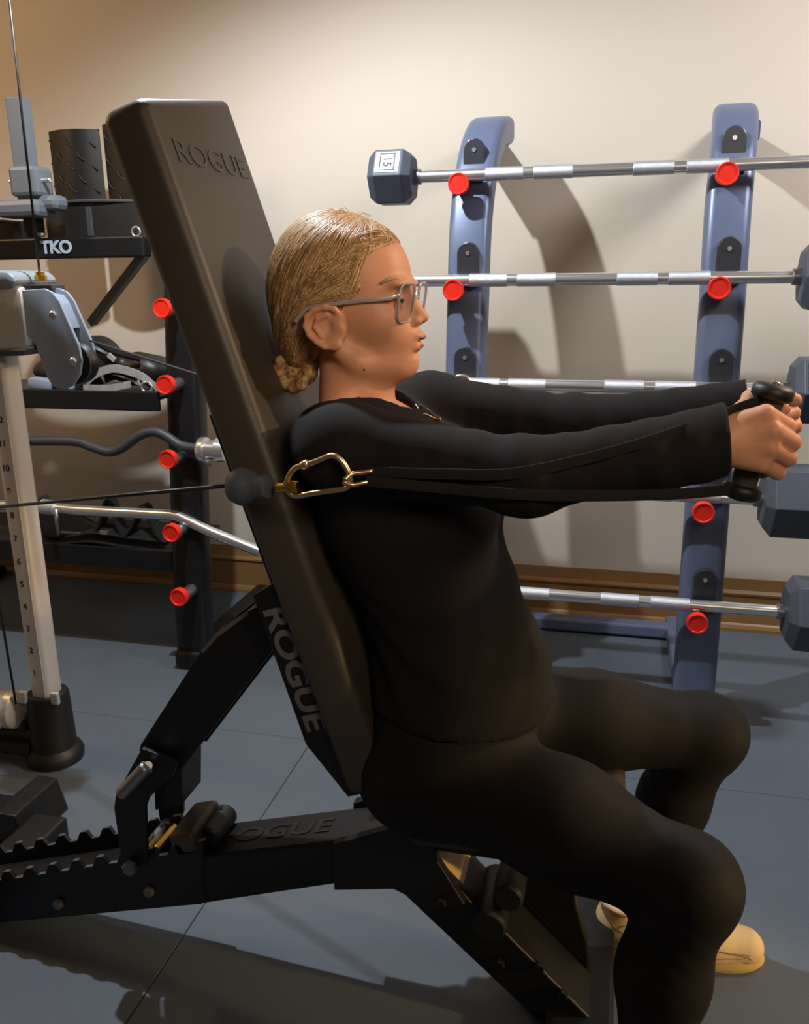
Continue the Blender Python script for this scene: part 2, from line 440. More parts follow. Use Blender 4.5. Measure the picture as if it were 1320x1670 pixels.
# baseboards: tall brown board with a ledge and quarter round
def baseboard(name, p, q, nrm):
    b = B(); nrm = Vector(nrm)
    prof = [(0, 0), (0.026, 0), (0.026, 0.012), (0.020, 0.024), (0.015, 0.030), (0.015, 0.135), (0.021, 0.140), (0.021, 0.146), (0.010, 0.156), (0.006, 0.180), (0.004, 0.197), (0, 0.197)]
    r0 = [b.verts.new(Vector(p)+nrm*a+Vector((0, 0, z))) for a, z in prof]; r1 = [b.verts.new(Vector(q)+nrm*a+Vector((0, 0, z))) for a, z in prof]
    for i in range(len(prof)):
        j = (i+1) % len(prof); b.faces.new((r0[i], r0[j], r1[j], r1[i]))
    b.faces.new(r0); b.faces.new(r1); bmesh.ops.recalc_face_normals(b, faces=b.faces)
    struct(name, b, M_base)
baseboard('baseboard_back', (X0, WY, 0), (X1, WY, 0), (0, -1, 0))
baseboard('baseboard_left', (X0, Y0, 0), (X0, WY-0.03, 0), (1, 0, 0))
baseboard('baseboard_right', (X1, Y0, 0), (X1, WY-0.03, 0), (-1, 0, 0))
# recessed downlight fittings on the ceiling
for k, (x, y, lab) in enumerate(((LAMP.x, LAMP.y, 'recessed white downlight in the ceiling above the weight bench'), (1.5, 1.75, 'recessed warm downlight in the ceiling right of the bench'), (-2.6, 1.7, 'recessed warm downlight in the ceiling over the accessory rack'))):
    t = thing('downlight', lab, 'lamp', (x, y, Z1))
    b = B(); lathe(b, (x, y, Z1), (x, y, Z1-1), [(0, 0.085), (0.006, 0.085), (0.010, 0.07), (0.004, 0.06), (0.002, 0.0)], 28); obj('trim_ring', b, M_ceil, t, True, angle=40)

# ================================================================== BARBELL RACK (right)
def post_mesh(x, wid, mtop=True):
    path = spline([(x, 2.43, 0.012), (x, 2.45, 0.30), (x, 2.495, 0.75), (x, 2.545, 1.20), (x, 2.585, 1.42), (x+0.008, 2.650, 1.575), (x+0.018, 2.75, 1.670), (x+0.026, 2.88, 1.70)], 7)
    if not mtop: path = [p for p in path if p.z < 1.44]
    bm = B(); sweep(bm, path, rrect(wid, 0.085, 0.024, 4), side=(1, 0, 0)); return bm
def post_face_y(z):
    zs = [0.012, .30, .75, 1.20, 1.42, 1.575, 1.66]; ys = [2.43, 2.45, 2.495, 2.545, 2.585, 2.655, 2.77]
    return float(np.interp(z, zs, ys))-0.043
def build_post(parent, x, wid, material, caps, with_cradle=True):
    if with_cradle:
        dx = 0.036 if x > 0 else -0.020
        b = B(); sweep(b, [(x+dx+0.02, 2.80, 1.655), (x+dx, 3.10, 1.690)], rrect(0.075, 0.06, 0.012, 3), side=(1, 0, 0)); obj('shadow_arm', b, material, parent)  # unseen arm added behind the post so its wall shadow joins the top
    p = obj('post', post_mesh(x, wid, with_cradle), material, parent, True, angle=50)
    b = B(); box(b, (x, 2.74, 0.03), (wid*0.8, 0.66, 0.05), 0.012); obj('foot', b, material, parent)
    b = B(); box(b, (x, 2.385, 0.035), (wid*0.85, 0.03, 0.058), 0.01); obj('foot_cap', b, M_black, parent)
    for (cx, cz) in caps:
        fy = post_face_y(cz); L = 0.095
        b = B(); cyl(b, (cx, fy+0.01, cz-0.007), (cx, fy-L+0.012, cz-0.007), 0.0165 if with_cradle else 0.0195, 24); pg = obj('peg', b, M_steel, parent, True, angle=40)
        b = B(); lathe(b, (cx, fy-L+0.022, cz), (cx, fy-L-1, cz), [(0, 0.0285), (0.018, 0.0295), (0.024, 0.0275), (0.0235, 0.024), (0.0215, 0.0225), (0.0215, 0)], 28)
        obj('peg_cap', b, M_red, pg, True, angle=35, label='red round end cap')
        if with_cradle:
            zz = cz+0.065; f2 = post_face_y(zz)
            b = B(); pr = []
            for k in range(9): a = pi*k/8; pr.append((x+0.004+0.031*cos(a), zz+0.035+0.031*sin(a)))
            pr += [(x+0.004-0.031, zz-0.06), (x+0.004+0.031, zz-0.06)]
            lean = 0.02
            prism(b, pr, f2-0.016, f2+0.012, 0.003)
            cr = obj('cradle', b, M_cradle, parent)
            b = B(); box(b, (x+0.004, f2-0.03, zz-0.045), (0.060, 0.034, 0.03), 0.006); obj('cradle_lip', b, M_cradle, cr)
            b = B(); cyl(b, (x+0.004, f2-0.014, zz+0.035), (x+0.004, f2-0.019, zz+0.035), 0.006, 12); obj('screw', b, M_chrome, cr)
def zrow(px, X):      # height of a point seen at px with known X
    d = fw + r2*((px[0]-660)/FPX) + u2*((835-px[1])/FPX); return (CP + d*(X/d.x)).z
XR, XL = 0.277, -0.425
def solve_cap(px, py):
    q = at(px, py, 2.45)
    for _ in range(5): q = at(px, py, post_face_y(q.z)-0.095)
    return (q.x, q.z)
capsR = [solve_cap(*q) for q in ((1187, 283), (1174, 470), (1161, 655), (1148, 837), (1138, 1018))]
rowsZ = [c_[1] for c_ in capsR]
rack = thing('barbell_rack', 'grey curved-post barbell rack with red-capped pegs against the beige wall', 'rack', (-0.07, 2.75, 0))
build_post(rack, XR, 0.118, M_rack, capsR)
build_post(rack, XL, 0.118, M_rack, [(-0.447, z) for z in rowsZ])
for z in (0.03,):
    b = B(); box(b, ((XR+XL)/2, 2.98, z), (XR-XL, 0.06, 0.045), 0.008); obj('crossbar', b, M_rack, rack)

def hexhead(xa, xb, y, z, ff):
    """hexagon with flat top and bottom, corners towards front and back; chamfered ends"""
    b = B(); R = ff/sqrt(3); ch = 0.022; s = 1 if xb > xa else -1
    rings = []
    for x, k in ((xa, 0.72), (xa+s*ch, 1.0), (xb-s*ch, 1.0), (xb, 0.74)):
        rings.append([b.verts.new((x, y+R*k*cos(i*pi/3), z+R*k*sin(i*pi/3))) for i in range(6)])
    for i in range(3):
        for j in range(6): b.faces.new((rings[i][j], rings[i][(j+1) % 6], rings[i+1][(j+1) % 6], rings[i+1][j]))
    b.faces.new(rings[0]); b.faces.new(rings[-1]); bmesh.ops.recalc_face_normals(b, faces=b.faces)
    bevel(b, list(b.edges), 0.003, 2)
    return b
bars = [  # level, left inner x, right inner x, label
    (0, -0.582, 0.84, 0.143, 'fixed barbell with hexagonal black heads on the topmost pegs of the rack'),
    (1, -0.60, 0.455, 0.165, 'fixed chrome barbell on the second row of pegs, level with the glasses'),
    (2, -0.62, 0.452, 0.165, 'fixed chrome barbell on the third row, just above the outstretched arms'),
    (3, -0.58, 0.405, 0.182, 'fixed barbell on the fourth row, just under the outstretched arms'),
    (4, -0.60, 0.488, 0.182, 'fixed chrome barbell on the lowest pegs, in front of the baseboard')]
SLEEVES = [[at(q[0], 280, 2.545).x for q in ((824,), (903,), (1066,), (1153,))],
           [at(q, 455, 2.51).x for q in (801, 878, 1039, 1122)],
           [at(q, 627, 2.47).x for q in (789, 862, 1018, 1100)],
           [at(q, 812, 2.43).x for q in (800, 900, 1062, 1140)],
           [at(q, 985, 2.40).x for q in (868, 900, 1010, 1091)]]
for k, (lv, xa, xb, ff, lab) in enumerate(bars):
    z = rowsZ[lv]+(0.026, 0.026, 0.029, 0.034, 0.036)[lv]; y = post_face_y(rowsZ[lv])-0.045
    t = thing('fixed_barbell', lab, 'barbell', ((xa+xb)/2, y, z), 'fixed barbells on the rack')
    b = B(); cyl(b, (xa-0.02, y, z), (xb+0.02, y, z), 0.0165, 24); obj('bar', b, M_chrome, t, True, angle=40)
    xs = SLEEVES[k] if k != 4 else [-0.13-0.16, SLEEVES[4][0], SLEEVES[4][2], SLEEVES[4][3]]
    for x in xs:
        b = B(); cyl(b, (x-0.053, y, z), (x+0.053, y, z), 0.0182, 24, 0.001); obj('grip_sleeve', b, M_knurl, t, True, angle=40)
    for s, xi in ((-1, xa), (1, xb)):
        b = B(); cyl(b, (xi-s*0.02, y, z), (xi+s*0.01, y, z), 0.021, 20, 0.002); obj('collar', b, M_steel, t, True, angle=40)
        hd = obj('hex_head', hexhead(xi, xi+s*(0.125 if lv == 0 else 0.15), y, z, ff), M_hex, t)
        if lv in (0, 2):
            # printed plate on the upper front facet
            nrm = Vector((0, -cos(pi/6), sin(pi/6))); R = ff/sqrt(3)
            c = Vector((xi+s*0.064, y, z))+nrm*(ff/2+0.0008); upv = Vector((0, sin(pi/6), cos(pi/6)))
            b = B(); box(b, c, (0.070, R*0.80, 0.0016), 0.0006, frame_rot((1, 0, 0), upv), 1)
            lp = obj('label_plate', b, M_label if lv == 0 else M_hex, hd)
            b = B()
            for q, (sx, sy, ox, oy) in enumerate(((0.044, 0.003, 0, 0.026), (0.044, 0.003, 0, -0.026), (0.003, 0.055, -0.0205, 0), (0.003, 0.055, 0.0205, 0))):
                box(b, c+nrm*0.001+Vector((1, 0, 0))*ox+upv*oy, (sx, sy, 0.001), 0, frame_rot((1, 0, 0), upv))
            obj('label_border', b, M_ink if lv == 0 else M_steel, hd)
            if lv == 0 and s < 0:
                tb = text_bm('15', 0.034, 0.0006, basis(c+nrm*0.0015, (0, -upv.y, -upv.z), (1, 0, 0)))
                obj('printed_number', tb, M_ink, hd)

# ================================================================== ACCESSORY RACK (left)
ar = thing('accessory_rack', 'black accessory rack with red-capped pegs and shelves behind the cable column', 'rack', (-1.8, 2.75, 0))
capsL = []
for px, py in ((263, 503), (268, 628), (272, 750), (278, 870), (290, 975)):
    q = at(px, py, 2.45)
    for _ in range(4): q = at(px, py, post_face_y(q.z)-0.095)
    capsL.append((q.x, q.z))
build_post(ar, -1.335, 0.115, M_rackd, capsL, False)
build_post(ar, -2.62, 0.115, M_rackd, [], False)
def shelf(z0, z1, xa=-2.60, xb=-1.395, y0=2.43):
    b = B(); box(b, ((xa+xb)/2, y0+0.01, (z0+z1)/2), (xb-xa, 0.022, z1-z0), 0.004)
    box(b, ((xa+xb)/2, y0+0.19, z1-0.022), (xb-xa, 0.36, 0.012), 0.002)
    return b
sh = obj('shelf', shelf(0.862, 0.925), M_rackd, ar)
sh = obj('shelf', shelf(0.325, 0.398), M_rackd, ar)
# beam with the maker's letters
b = B(); box(b, (-2.0, 2.46, 1.363), (1.20, 0.05, 0.062), 0.006); bm_ = obj('beam', b, M_rackd, ar)
c = at(92, 404, 2.432)
tb = text_bm('TKO', 0.052, 0.001, basis(c, (1, 0, 0), (0, 0, 1)), 0.92, 1.05, 0.0018); obj('lettering', tb, M_label, bm_, label='pale raised letters')
b = B(); tube(b, [at(238, 412, 2.47), at(150, 526, 2.60)], 0.018, 4); obj('brace', b, M_dgrey, ar)
# ring eyelets on beam
for px in (68, 222):
    b = B(); c = at(px, 378, 2.44); 
    tube(b, [c+Vector((0.014*cos(a), 0, 0.014*sin(a))) for a in np.linspace(0, 2*pi, 13)[:-1]], 0.0035, 6, True); obj('eye_ring', b, M_chrome, ar, True)

# belts lying curled on the beam
def belt(name, label, pts, h, grp=None):
    b = B(); path = spline(pts, 6); sweep(b, path, rrect(0.010, h, 0.004, 2), side=None); return b
def band(pts, h, th=0.008):
    """flat band: width stands in Z"""
    b = B(); path = spline(pts, 6); P = [Vector(p) for p in path]; n = len(P); rings = []
    for i in range(n):
        t = (P[min(i+1, n-1)]-P[max(i-1, 0)]); t.z = 0; t.normalize(); s_ = Vector((-t.y, t.x, 0))
        hh = h if not callable(h) else h(i/(n-1))
        rings.append([b.verts.new(P[i]+s_*(th/2)+Vector((0, 0, -hh/2))), b.verts.new(P[i]+s_*(th/2)+Vector((0, 0, hh/2))), b.verts.new(P[i]-s_*(th/2)+Vector((0, 0, hh/2))), b.verts.new(P[i]-s_*(th/2)+Vector((0, 0, -hh/2)))])
    for i in range(n-1):
        for j in range(4): b.faces.new((rings[i][j], rings[i][(j+1) % 4], rings[i+1][(j+1) % 4], rings[i+1][j]))
    b.faces.new(rings[0]); b.faces.new(rings[-1]); bmesh.ops.recalc_face_normals(b, faces=b.faces); return b
p1, p2, p3, p4 = at(62, 355, 2.50), at(120, 366, 2.46), at(180, 368, 2.47), at(238, 362, 2.52)
z_ = 1.445
t = thing('weight_belt', 'wide black leather weight belt curled on top of the beam, nearest the bench pad', 'belt', (-1.55, 2.5, 1.395), 'belts on the beam')
o = obj('belt_band', band([(-1.80, 2.75, z_), (-1.83, 2.62, z_), (-1.78, 2.53, z_), (-1.68, 2.49, z_), (-1.55, 2.485, z_), (-1.42, 2.51, z_), (-1.36, 2.60, z_), (-1.38, 2.72, z_), (-1.5, 2.79, z_), (-1.7, 2.80, z_)], lambda u: 0.085+0.02*sin(u*pi)), M_leather, t, True, angle=60)
b = B(); tube(b, spline([(-1.81, 2.53, z_+0.05), (-1.68, 2.484, z_+0.055), (-1.55, 2.478, z_+0.055), (-1.40, 2.51, z_+0.05)], 6), 0.006, 8); obj('padded_edge', b, M_dgrey, t, True)
b = B(); box(b, (-1.60, 2.478, z_-0.005), (0.02, 0.008, 0.085), 0.002); obj('keeper_loop', b, M_dgrey, t)
z_ = 1.425
t = thing('weight_belt', 'black leather belt on top of the beam left of the lettering, cut by the frame', 'belt', (-2.0, 2.5, 1.395), 'belts on the beam')
obj('belt_band', band([(-2.35, 2.70, z_), (-2.3, 2.56, z_+0.015), (-2.12, 2.47, z_+0.012), (-1.96, 2.47, z_), (-1.86, 2.50, z_-0.006), (-1.87, 2.60, z_), (-2.0, 2.72, z_)], 0.06), M_leather, t, True, angle=60)
b = B(); tube(b, spline([(-2.28, 2.55, z_+0.05), (-2.12, 2.463, z_+0.046), (-1.96, 2.462, z_+0.030), (-1.865, 2.49, z_+0.02)], 6), 0.005, 8); obj('padded_edge', b, M_dgrey, t, True)

# two diamond tread panels standing behind the belts
def tread(x0, x1, zt, label):
    y = 2.82; z0 = 1.395
    t = thing('tread_panel', label, 'panel', ((x0+x1)/2, y, z0), 'diamond tread panels')
    b = B(); n = 8
    fr = []
    for i in range(n+1):
        u = i/n; x = x0+(x1-x0)*u; yy = y-0.035*sin(u*pi); fr.append((x, yy))
    for i in range(n):
        (xa, ya), (xb, yb) = fr[i], fr[i+1]
        v = [b.verts.new(p) for p in ((xa, ya, z0), (xb, yb, z0), (xb, yb, zt), (xa, ya, zt), (xa, ya+0.012, z0), (xb, yb+0.012, z0), (xb, yb+0.012, zt), (xa, ya+0.012, zt))]
        for f in ((0, 1, 2, 3), (7, 6, 5, 4), (3, 2, 6, 7), (0, 4, 5, 1)): b.faces.new([v[k] for k in f])
    bmesh.ops.remove_doubles(b, verts=b.verts, dist=1e-5); bmesh.ops.recalc_face_normals(b, faces=b.faces)
    sheet = obj('sheet', b, M_tread, t, True, angle=50)
    b = B(); k = 0
    for r in range(5):
        for c_ in range(5):
            u = (c_+0.5)/5; zc = z0+0.03+r*(zt-z0)/5+(0.03 if c_ % 2 else 0)
            if zc > zt-0.02: continue
            x = x0+(x1-x0)*u; yy = y-0.035*sin(u*pi)-0.001
            a = 0.9 if (r+c_) % 1 == 0 else -0.9
            tube(b, spline([(x-0.012, yy, zc+0.014), (x-0.003, yy-0.002, zc-0.002), (x+0.014, yy, zc-0.014)], 3), 0.0026, 5)
    o = obj('tread_ribs', b, M_leather, t, True); o['kind'] = 'stuff'
tread(-1.945, -1.755, 1.762, 'upright black diamond-tread panel standing behind the belts, fully in view')
tread(-1.735, -1.50, 1.775, 'black diamond-tread panel partly hidden by the bench pad')

# grey square upright with clamp rising behind the beam at far left
t = thing('clamp_post', 'grey square post with clamp collar rising above the beam at the left edge', 'post', (-1.72, 2.40, 1.3), None)
ax0, ax1 = at(29, 168, 2.40), at(50, 330, 2.40)
b = B(); box(b, (ax0.x*0.5+ax1.x*0.5, 2.40, 1.64), (0.052, 0.05, 0.29), 0.004); obj('square_tube', b, M_clamp, t)
xc = ax0.x*0.5+ax1.x*0.5
b = B(); box(b, (xc+0.012, 2.40, 1.552), (0.095, 0.085, 0.085), 0.012); obj('clamp_block', b, M_clamp, t)
b = B(); box(b, (xc-0.01, 2.385, 1.475), (0.15, 0.10, 0.05), 0.016); box(b, (xc+0.055, 2.41, 1.492), (0.10, 0.07, 0.045), 0.016); obj('knob_flange', b, M_clamp, t)
b = B(); cyl(b, (xc-0.055, 2.39, 1.555), (xc+0.085, 2.39, 1.555), 0.007, 12, 0.002); obj('bolt', b, M_chrome, t, True, angle=40)
b = B(); box(b, (at(58, 380, 2.385).x-0.02, 2.41, 1.438), (0.040, 0.05, 0.06), 0.004); obj('lower_stem', b, M_rackd, t)

# EZ curl bar and angled bar resting on the pegs
def arc(pts, Y): return spline([at(a, c_, Y) for a, c_ in pts], 8)
t = thing('curl_bar', 'dark grey wavy curl bar with silver collar on the third peg', 'barbell', at(245, 705, 2.42))
b = B(); tube(b, arc(((-40, 716), (42, 719), (120, 720), (150, 729), (178, 737), (200, 730), (228, 710), (252, 704), (272, 712), (296, 727), (330, 732)), 2.415), 0.0155, 14); obj('shaft', b, M_dgrey, t, True)
b = B(); a1, a2 = at(326, 733, 2.415), at(372, 735, 2.415); lathe(b, a1, a2, [(0, 0.016), (0.0, 0.036), (0.006, 0.040), (0.022, 0.040), (0.026, 0.030), (0.055, 0.030), (0.06, 0.038), (0.09, 0.034), (0.09, 0)], 28); obj('sleeve_collar', b, M_chrome, t, True, angle=35)
b = B(); box(b, at(342, 757, 2.40), (0.02, 0.012, 0.012), 0.002); obj('clip', b, M_steel, t)
t = thing('angled_bar', 'chrome cambered bar bent down to the right on the fourth peg', 'barbell', at(250, 838, 2.42))
b = B(); tube(b, [at(-40, 822, 2.42), at(60, 826, 2.42), at(125, 832, 2.42), at(200, 836, 2.42), at(280, 840, 2.42), at(292, 843, 2.42), at(345, 868, 2.42), at(425, 900, 2.42)], 0.0175, 14); obj('shaft', b, M_chrome, t, True, angle=60)
b = B(); a1, a2 = at(70, 826, 2.42), at(98, 829, 2.42); lathe(b, a1, a2, [(0, 0.022), (0.0, 0.026), (0.05, 0.026), (0.05, 0.018)], 20); obj('collar', b, M_knurl, t, True, angle=35)
b = B(); tube(b, [at(92, 830, 2.405), at(92, 850, 2.40), at(96, 872, 2.40)], 0.007, 8); obj('hook_pin', b, M_steel, t, True)

# things on the upper shelf
S1 = 0.913
t = thing('strap_harness', 'silver and black webbing harness heaped on the upper shelf by the post', 'strap', (-1.55, 2.47, S1))
for k in range(3):
    r_ = 0.09-0.02*k
    b = band([(-1.60-r_, 2.50+0.02*k, S1+0.012+0.008*k), (-1.60-r_*0.6, 2.49, S1+0.05+0.01*k), (-1.57, 2.48+0.02*k, S1+0.078-0.012*k), (-1.50+r_*0.3, 2.48, S1+0.055-0.01*k), (-1.52+r_, 2.50, S1+0.014+0.008*k)], 0.026-0.004*k, 0.006)
    obj('webbing', b, (M_silk, M_strap, M_silk)[k], t, True, angle=50)
b = band([(-1.66, 2.44, S1+0.018), (-1.57, 2.438, S1+0.020), (-1.49, 2.438, S1+0.034)], 0.022, 0.006); obj('webbing', b, M_silk, t, True, angle=50)
b = B(); tube(b, [(-1.44+0.02*cos(a), 2.45, S1+0.024+0.016*sin(a)) for a in np.linspace(0, 2*pi, 13)[:-1]], 0.004, 6, True); obj('ring', b, M_chrome, t, True)
t = thing('gear_bag', 'low black gear bag with a white tab on the upper shelf behind the pulley', 'bag', (-1.73, 2.55, S1))
f = Field((-2.0, 2.44, S1-0.01), (-1.38, 2.80, S1+0.25), 0.008)
f.ell((-1.80, 2.60, S1+0.055), (0.15, 0.09, 0.055), 0.02); f.ell((-1.70, 2.58, S1+0.10), (0.10, 0.07, 0.075), 0.03); f.ell((-1.57, 2.64, S1+0.06), (0.12, 0.08, 0.055), 0.03)
f.add(lambda X, Y, Z: 0.004*np.sin(60*X+30*Z)*np.sin(50*Y)); f.half((0, 0, S1), (0, 0, -1))
mesh_obj('bag_body', [f.mesh()], M_leather, t)
b = B(); box(b, at(182, 583, 2.49), (0.030, 0.006, 0.018), 0.002, rot_y(0.7)); obj('tab', b, M_silk, t)
b = B(); tube(b, spline([(-1.78, 2.52, S1+0.13), (-1.70, 2.49, S1+0.19), (-1.60, 2.52, S1+0.13), (-1.52, 2.56, S1+0.10)], 6), 0.009, 8); obj('carry_handle', b, M_strap, t, True)
t = thing('grey_grip', 'grey moulded grip lying on the upper shelf beside the column', 'handle', (-1.85, 2.46, S1))
b = B(); a1 = at(68, 617, 2.47); box(b, (a1.x, 2.47, S1+0.024), (0.085, 0.05, 0.042), 0.012, rot_y(0.1)); obj('grip_block', b, M_bluegrey, t, True, angle=40)
b = B(); tube(b, [(a1.x+0.03, 2.47, S1+0.022), (a1.x+0.075, 2.465, S1+0.03), (a1.x+0.12, 2.46, S1+0.012)], 0.012, 10); obj('grip_neck', b, M_bluegrey, t, True)
# things on the lower shelf: rubber bands and kettle straps
S2 = 0.386
for k, (x, r_, hh, lab) in enumerate(((-1.83, 0.10, 0.13, 'broad black ankle strap standing on the lower shelf beside the column'), (-1.66, 0.07, 0.155, 'pointed black band loop in the middle of the lower shelf'), (-1.53, 0.08, 0.14, 'pointed dark band loop on the lower shelf nearest the post'))):
    t = thing('band_loop', lab, 'band', (x, 2.52, S2), 'straps on the lower shelf')
    if k == 0:
        b = B(); prism(b, [(x-0.11, S2), (x-0.115, S2+0.12), (x-0.10, S2+0.155), (x-0.09, S2+0.13), (x-0.02, S2+0.125), (x+0.05, S2+0.10), (x+0.13, S2+0.06), (x+0.13, S2)], 2.50, 2.56, 0.01); obj('padded_strap', b, M_leather, t)
        b = B(); box(b, (x+0.02, 2.495, S2+0.03), (0.10, 0.008, 0.012), 0.003); obj('buckle', b, M_steel, t)
    else:
        b = B(); sweep(b, spline([(x-r_, 2.50, S2+0.012), (x-r_*0.5, 2.51, S2+0.07), (x, 2.52, S2+hh), (x+r_*0.5, 2.51, S2+0.07), (x+r_, 2.50, S2+0.012)], 5), rrect(0.05, 0.012, 0.004, 2), side=(0, 1, 0)); obj('band', b, M_strap, t, True, angle=50)
t = thing('strap_pile', 'flat pile of black straps with a silver buckle along the lower shelf edge', 'strap', (-1.6, 2.46, S2))
for k in range(3):
    b = B(); sweep(b, spline([(-1.83+0.03*k, 2.47+0.03*k, S2+0.012+0.014*k), (-1.70, 2.455+0.03*k, S2+0.03+0.012*k), (-1.58, 2.46+0.03*k, S2+0.02+0.012*k), (-1.44, 2.47+0.03*k, S2+0.014+0.012*k)], 6), rrect(0.05, 0.008, 0.003, 2), side=(0, 1, 0.3)); obj('strap', b, M_strap, t, True, angle=50)
b = B(); box(b, at(170, 868, 2.44), (0.03, 0.01, 0.016), 0.003); obj('buckle', b, M_chrome, t)

# ================================================================== CABLE COLUMN
colx, coly = -1.440, 1.80
cm = thing('cable_column', 'silver numbered cable column with grey pulley carriage at the left edge', 'exercise machine', (colx, coly, 0))
b = B(); sweep(b, [(colx, coly, 0.10), (colx, coly, 1.262)], rrect(0.060, 0.068, 0.020, 5), side=(1, 0, 0)); ps = obj('upright', b, M_silver, cm, True, angle=50)
b = B(); box(b, (colx+0.019, coly-0.0345, 0.65), (0.004, 0.003, 1.0), 0.001); obj('groove', b, M_silver, ps)
for k, py in enumerate((1100, 1063, 1027, 991, 955, 918, 880, 842, 803, 765, 725, 686)):
    px = [57, 52, 47, 42, 37, 32, 27, 22, 17, 12, 6, 2][k]
    z = at(px, py, coly-0.04).z
    tb = text_bm(str(k+1), 0.022, 0.0004, basis((colx-0.004, coly-0.0343, z), (1, 0, 0), (0, 0, 1)), 1, 1, 0.0006)
    obj('position_number', tb, M_ink, ps)
# base socket
zs = 0.0
b = B(); lathe(b, (colx, coly, 0), (colx, coly, 1), [(0, 0.074), (0.02, 0.076), (0.032, 0.070), (0.042, 0.060), (0.19, 0.055), (0.20, 0.052), (0.20, 0.03)], 28); obj('base_socket', b, M_black, cm, True, angle=40)
for a in (-0.6, 0.9):
    b = B(); box(b, (colx+0.066*sin(a), coly-0.06*cos(a), 0.205), (0.022, 0.014, 0.035), 0.004); obj('clip', b, M_silk, cm)
b = B(); box(b, (colx-0.35, coly-0.02, 0.045), (0.62, 0.07, 0.04), 0.01); obj('lower_rail', b, M_black, cm)
b = B(); box(b, (colx-0.30, coly-0.01, 0.105), (0.50, 0.06, 0.035), 0.01); obj('lower_rail', b, M_black, cm)
b = B(); lathe(b, (colx-0.065, coly-0.03, 0.155), (colx-1, coly-0.03, 0.155), [(0, 0.038), (0.01, 0.052), (0.03, 0.054), (0.033, 0.047), (0.3, 0.047), (0.3, 0)], 28); obj('silver_drum', b, M_silver, cm, True, angle=40)
b = B(); lathe(b, (colx-0.13, coly-0.07, 0.19), (colx-0.13, coly-0.11, 0.19), [(0, 0), (0, 0.05), (0.008, 0.058), (0.03, 0.058), (0.036, 0.05), (0.04, 0)], 28); obj('lower_pulley', b, M_silver, cm, True, angle=40)
b = B(); cyl(b, (colx-0.095, coly-0.075, 0.13), (colx-0.095, coly-0.09, 0.13), 0.007, 12, 0.002); obj('bolt', b, M_chrome, cm, True, angle=40)
# carriage
Yc = 1.75
def P2(x, y, Y=Yc): p = at(x, y, Y); return (p.x, p.z)
b = B(); prism(b, [P2(-60, 448), P2(38, 462), P2(47, 478), P2(58, 570), P2(-60, 572)], Yc-0.03, Yc+0.11, 0.012); car = obj('carriage', b, M_silver, cm, True, angle=40)
b = B(); prism(b, [P2(-60, 440), P2(28, 442), P2(42, 452), P2(42, 466), P2(30, 472), P2(-60, 474)], Yc-0.04, Yc+0.12, 0.012); obj('carriage_cap', b, M_greycap, car, True, angle=40)
b = B(); prism(b, [P2(-60, 569), P2(56, 567), P2(54, 578), P2(-60, 582)], Yc-0.035, Yc+0.115, 0.004); obj('carriage_lip', b, M_dgrey, car)
b = B(); prism(b, [P2(0, 520), P2(9, 512), P2(10, 527)], Yc-0.0312, Yc-0.029, 0); obj('arrow_mark', b, M_ink, car)
# bracket, swivel
b = B(); box(b, at(64, 468, Yc+0.02), (0.10, 0.05, 0.012), 0.003); box(b, at(60, 478, Yc+0.02), (0.03, 0.04, 0.03), 0.004); box(b, at(62, 560, Yc+0.02), (0.05, 0.04, 0.025), 0.004); obj('swivel_bracket', b, M_dgrey, cm)
b = B(); p = at(67, 458, Yc+0.02); cyl(b, p, p+Vector((0, 0, 0.012)), 0.014, 6); cyl(b, p+Vector((0, 0, 0.01)), p+Vector((0, 0, 0.02)), 0.010, 16); obj('brass_nut', b, M_brass, cm)
b = B(); cyl(b, at(58, 540, Yc+0.02), at(58, 485, Yc+0.02), 0.011, 14); obj('swivel_pin', b, M_steel, cm, True, angle=40)
# pulley housing: two side plates and a wheel
outl = [(56, 473), (92, 470), (105, 476), (116, 490), (147, 560), (152, 585), (149, 608), (138, 625), (122, 632), (106, 627), (96, 612), (78, 560), (64, 545)]
fr = [P2(*q) for q in outl]
b = B(); prism(b, fr, Yc-0.045, Yc-0.036, 0.003); ph = obj('pulley_housing', b, M_bluegrey, cm, True, angle=40)
b = B(); prism(b, fr, Yc+0.008, Yc+0.017, 0.003); obj('pulley_housing', b, M_bluegrey, cm, True, angle=40)
b = B(); prism(b, [P2(*q) for q in ((84, 478), (101, 481), (111, 495), (128, 535), (100, 540), (84, 500))], Yc-0.037, Yc+0.010, 0.002); obj('spacer', b, M_bluegrey, cm, True, angle=40)
wc = at(125, 592, Yc-0.014)
b = B(); lathe(b, wc+Vector((0, -0.018, 0)), wc+Vector((0, 0.02, 0)), [(0, 0), (0, 0.046), (0.006, 0.046), (0.018, 0.038), (0.030, 0.046), (0.036, 0.046), (0.036, 0)], 28); obj('pulley_wheel', b, M_black, cm, True, angle=40)
for q in ((87, 514), (120, 590)):
    p = at(*q, Yc-0.046); b = B(); cyl(b, p+Vector((0, 0.002, 0)), p-Vector((0, 0.006, 0)), 0.010, 16, 0.003); bo = obj('bolt', b, M_chrome, ph, True, angle=40)
b = B(); p = at(68, 572, Yc); cyl(b, p, p+Vector((0.04, 0, -0.005)), 0.010, 12); obj('stop_pin', b, M_steel, cm, True)
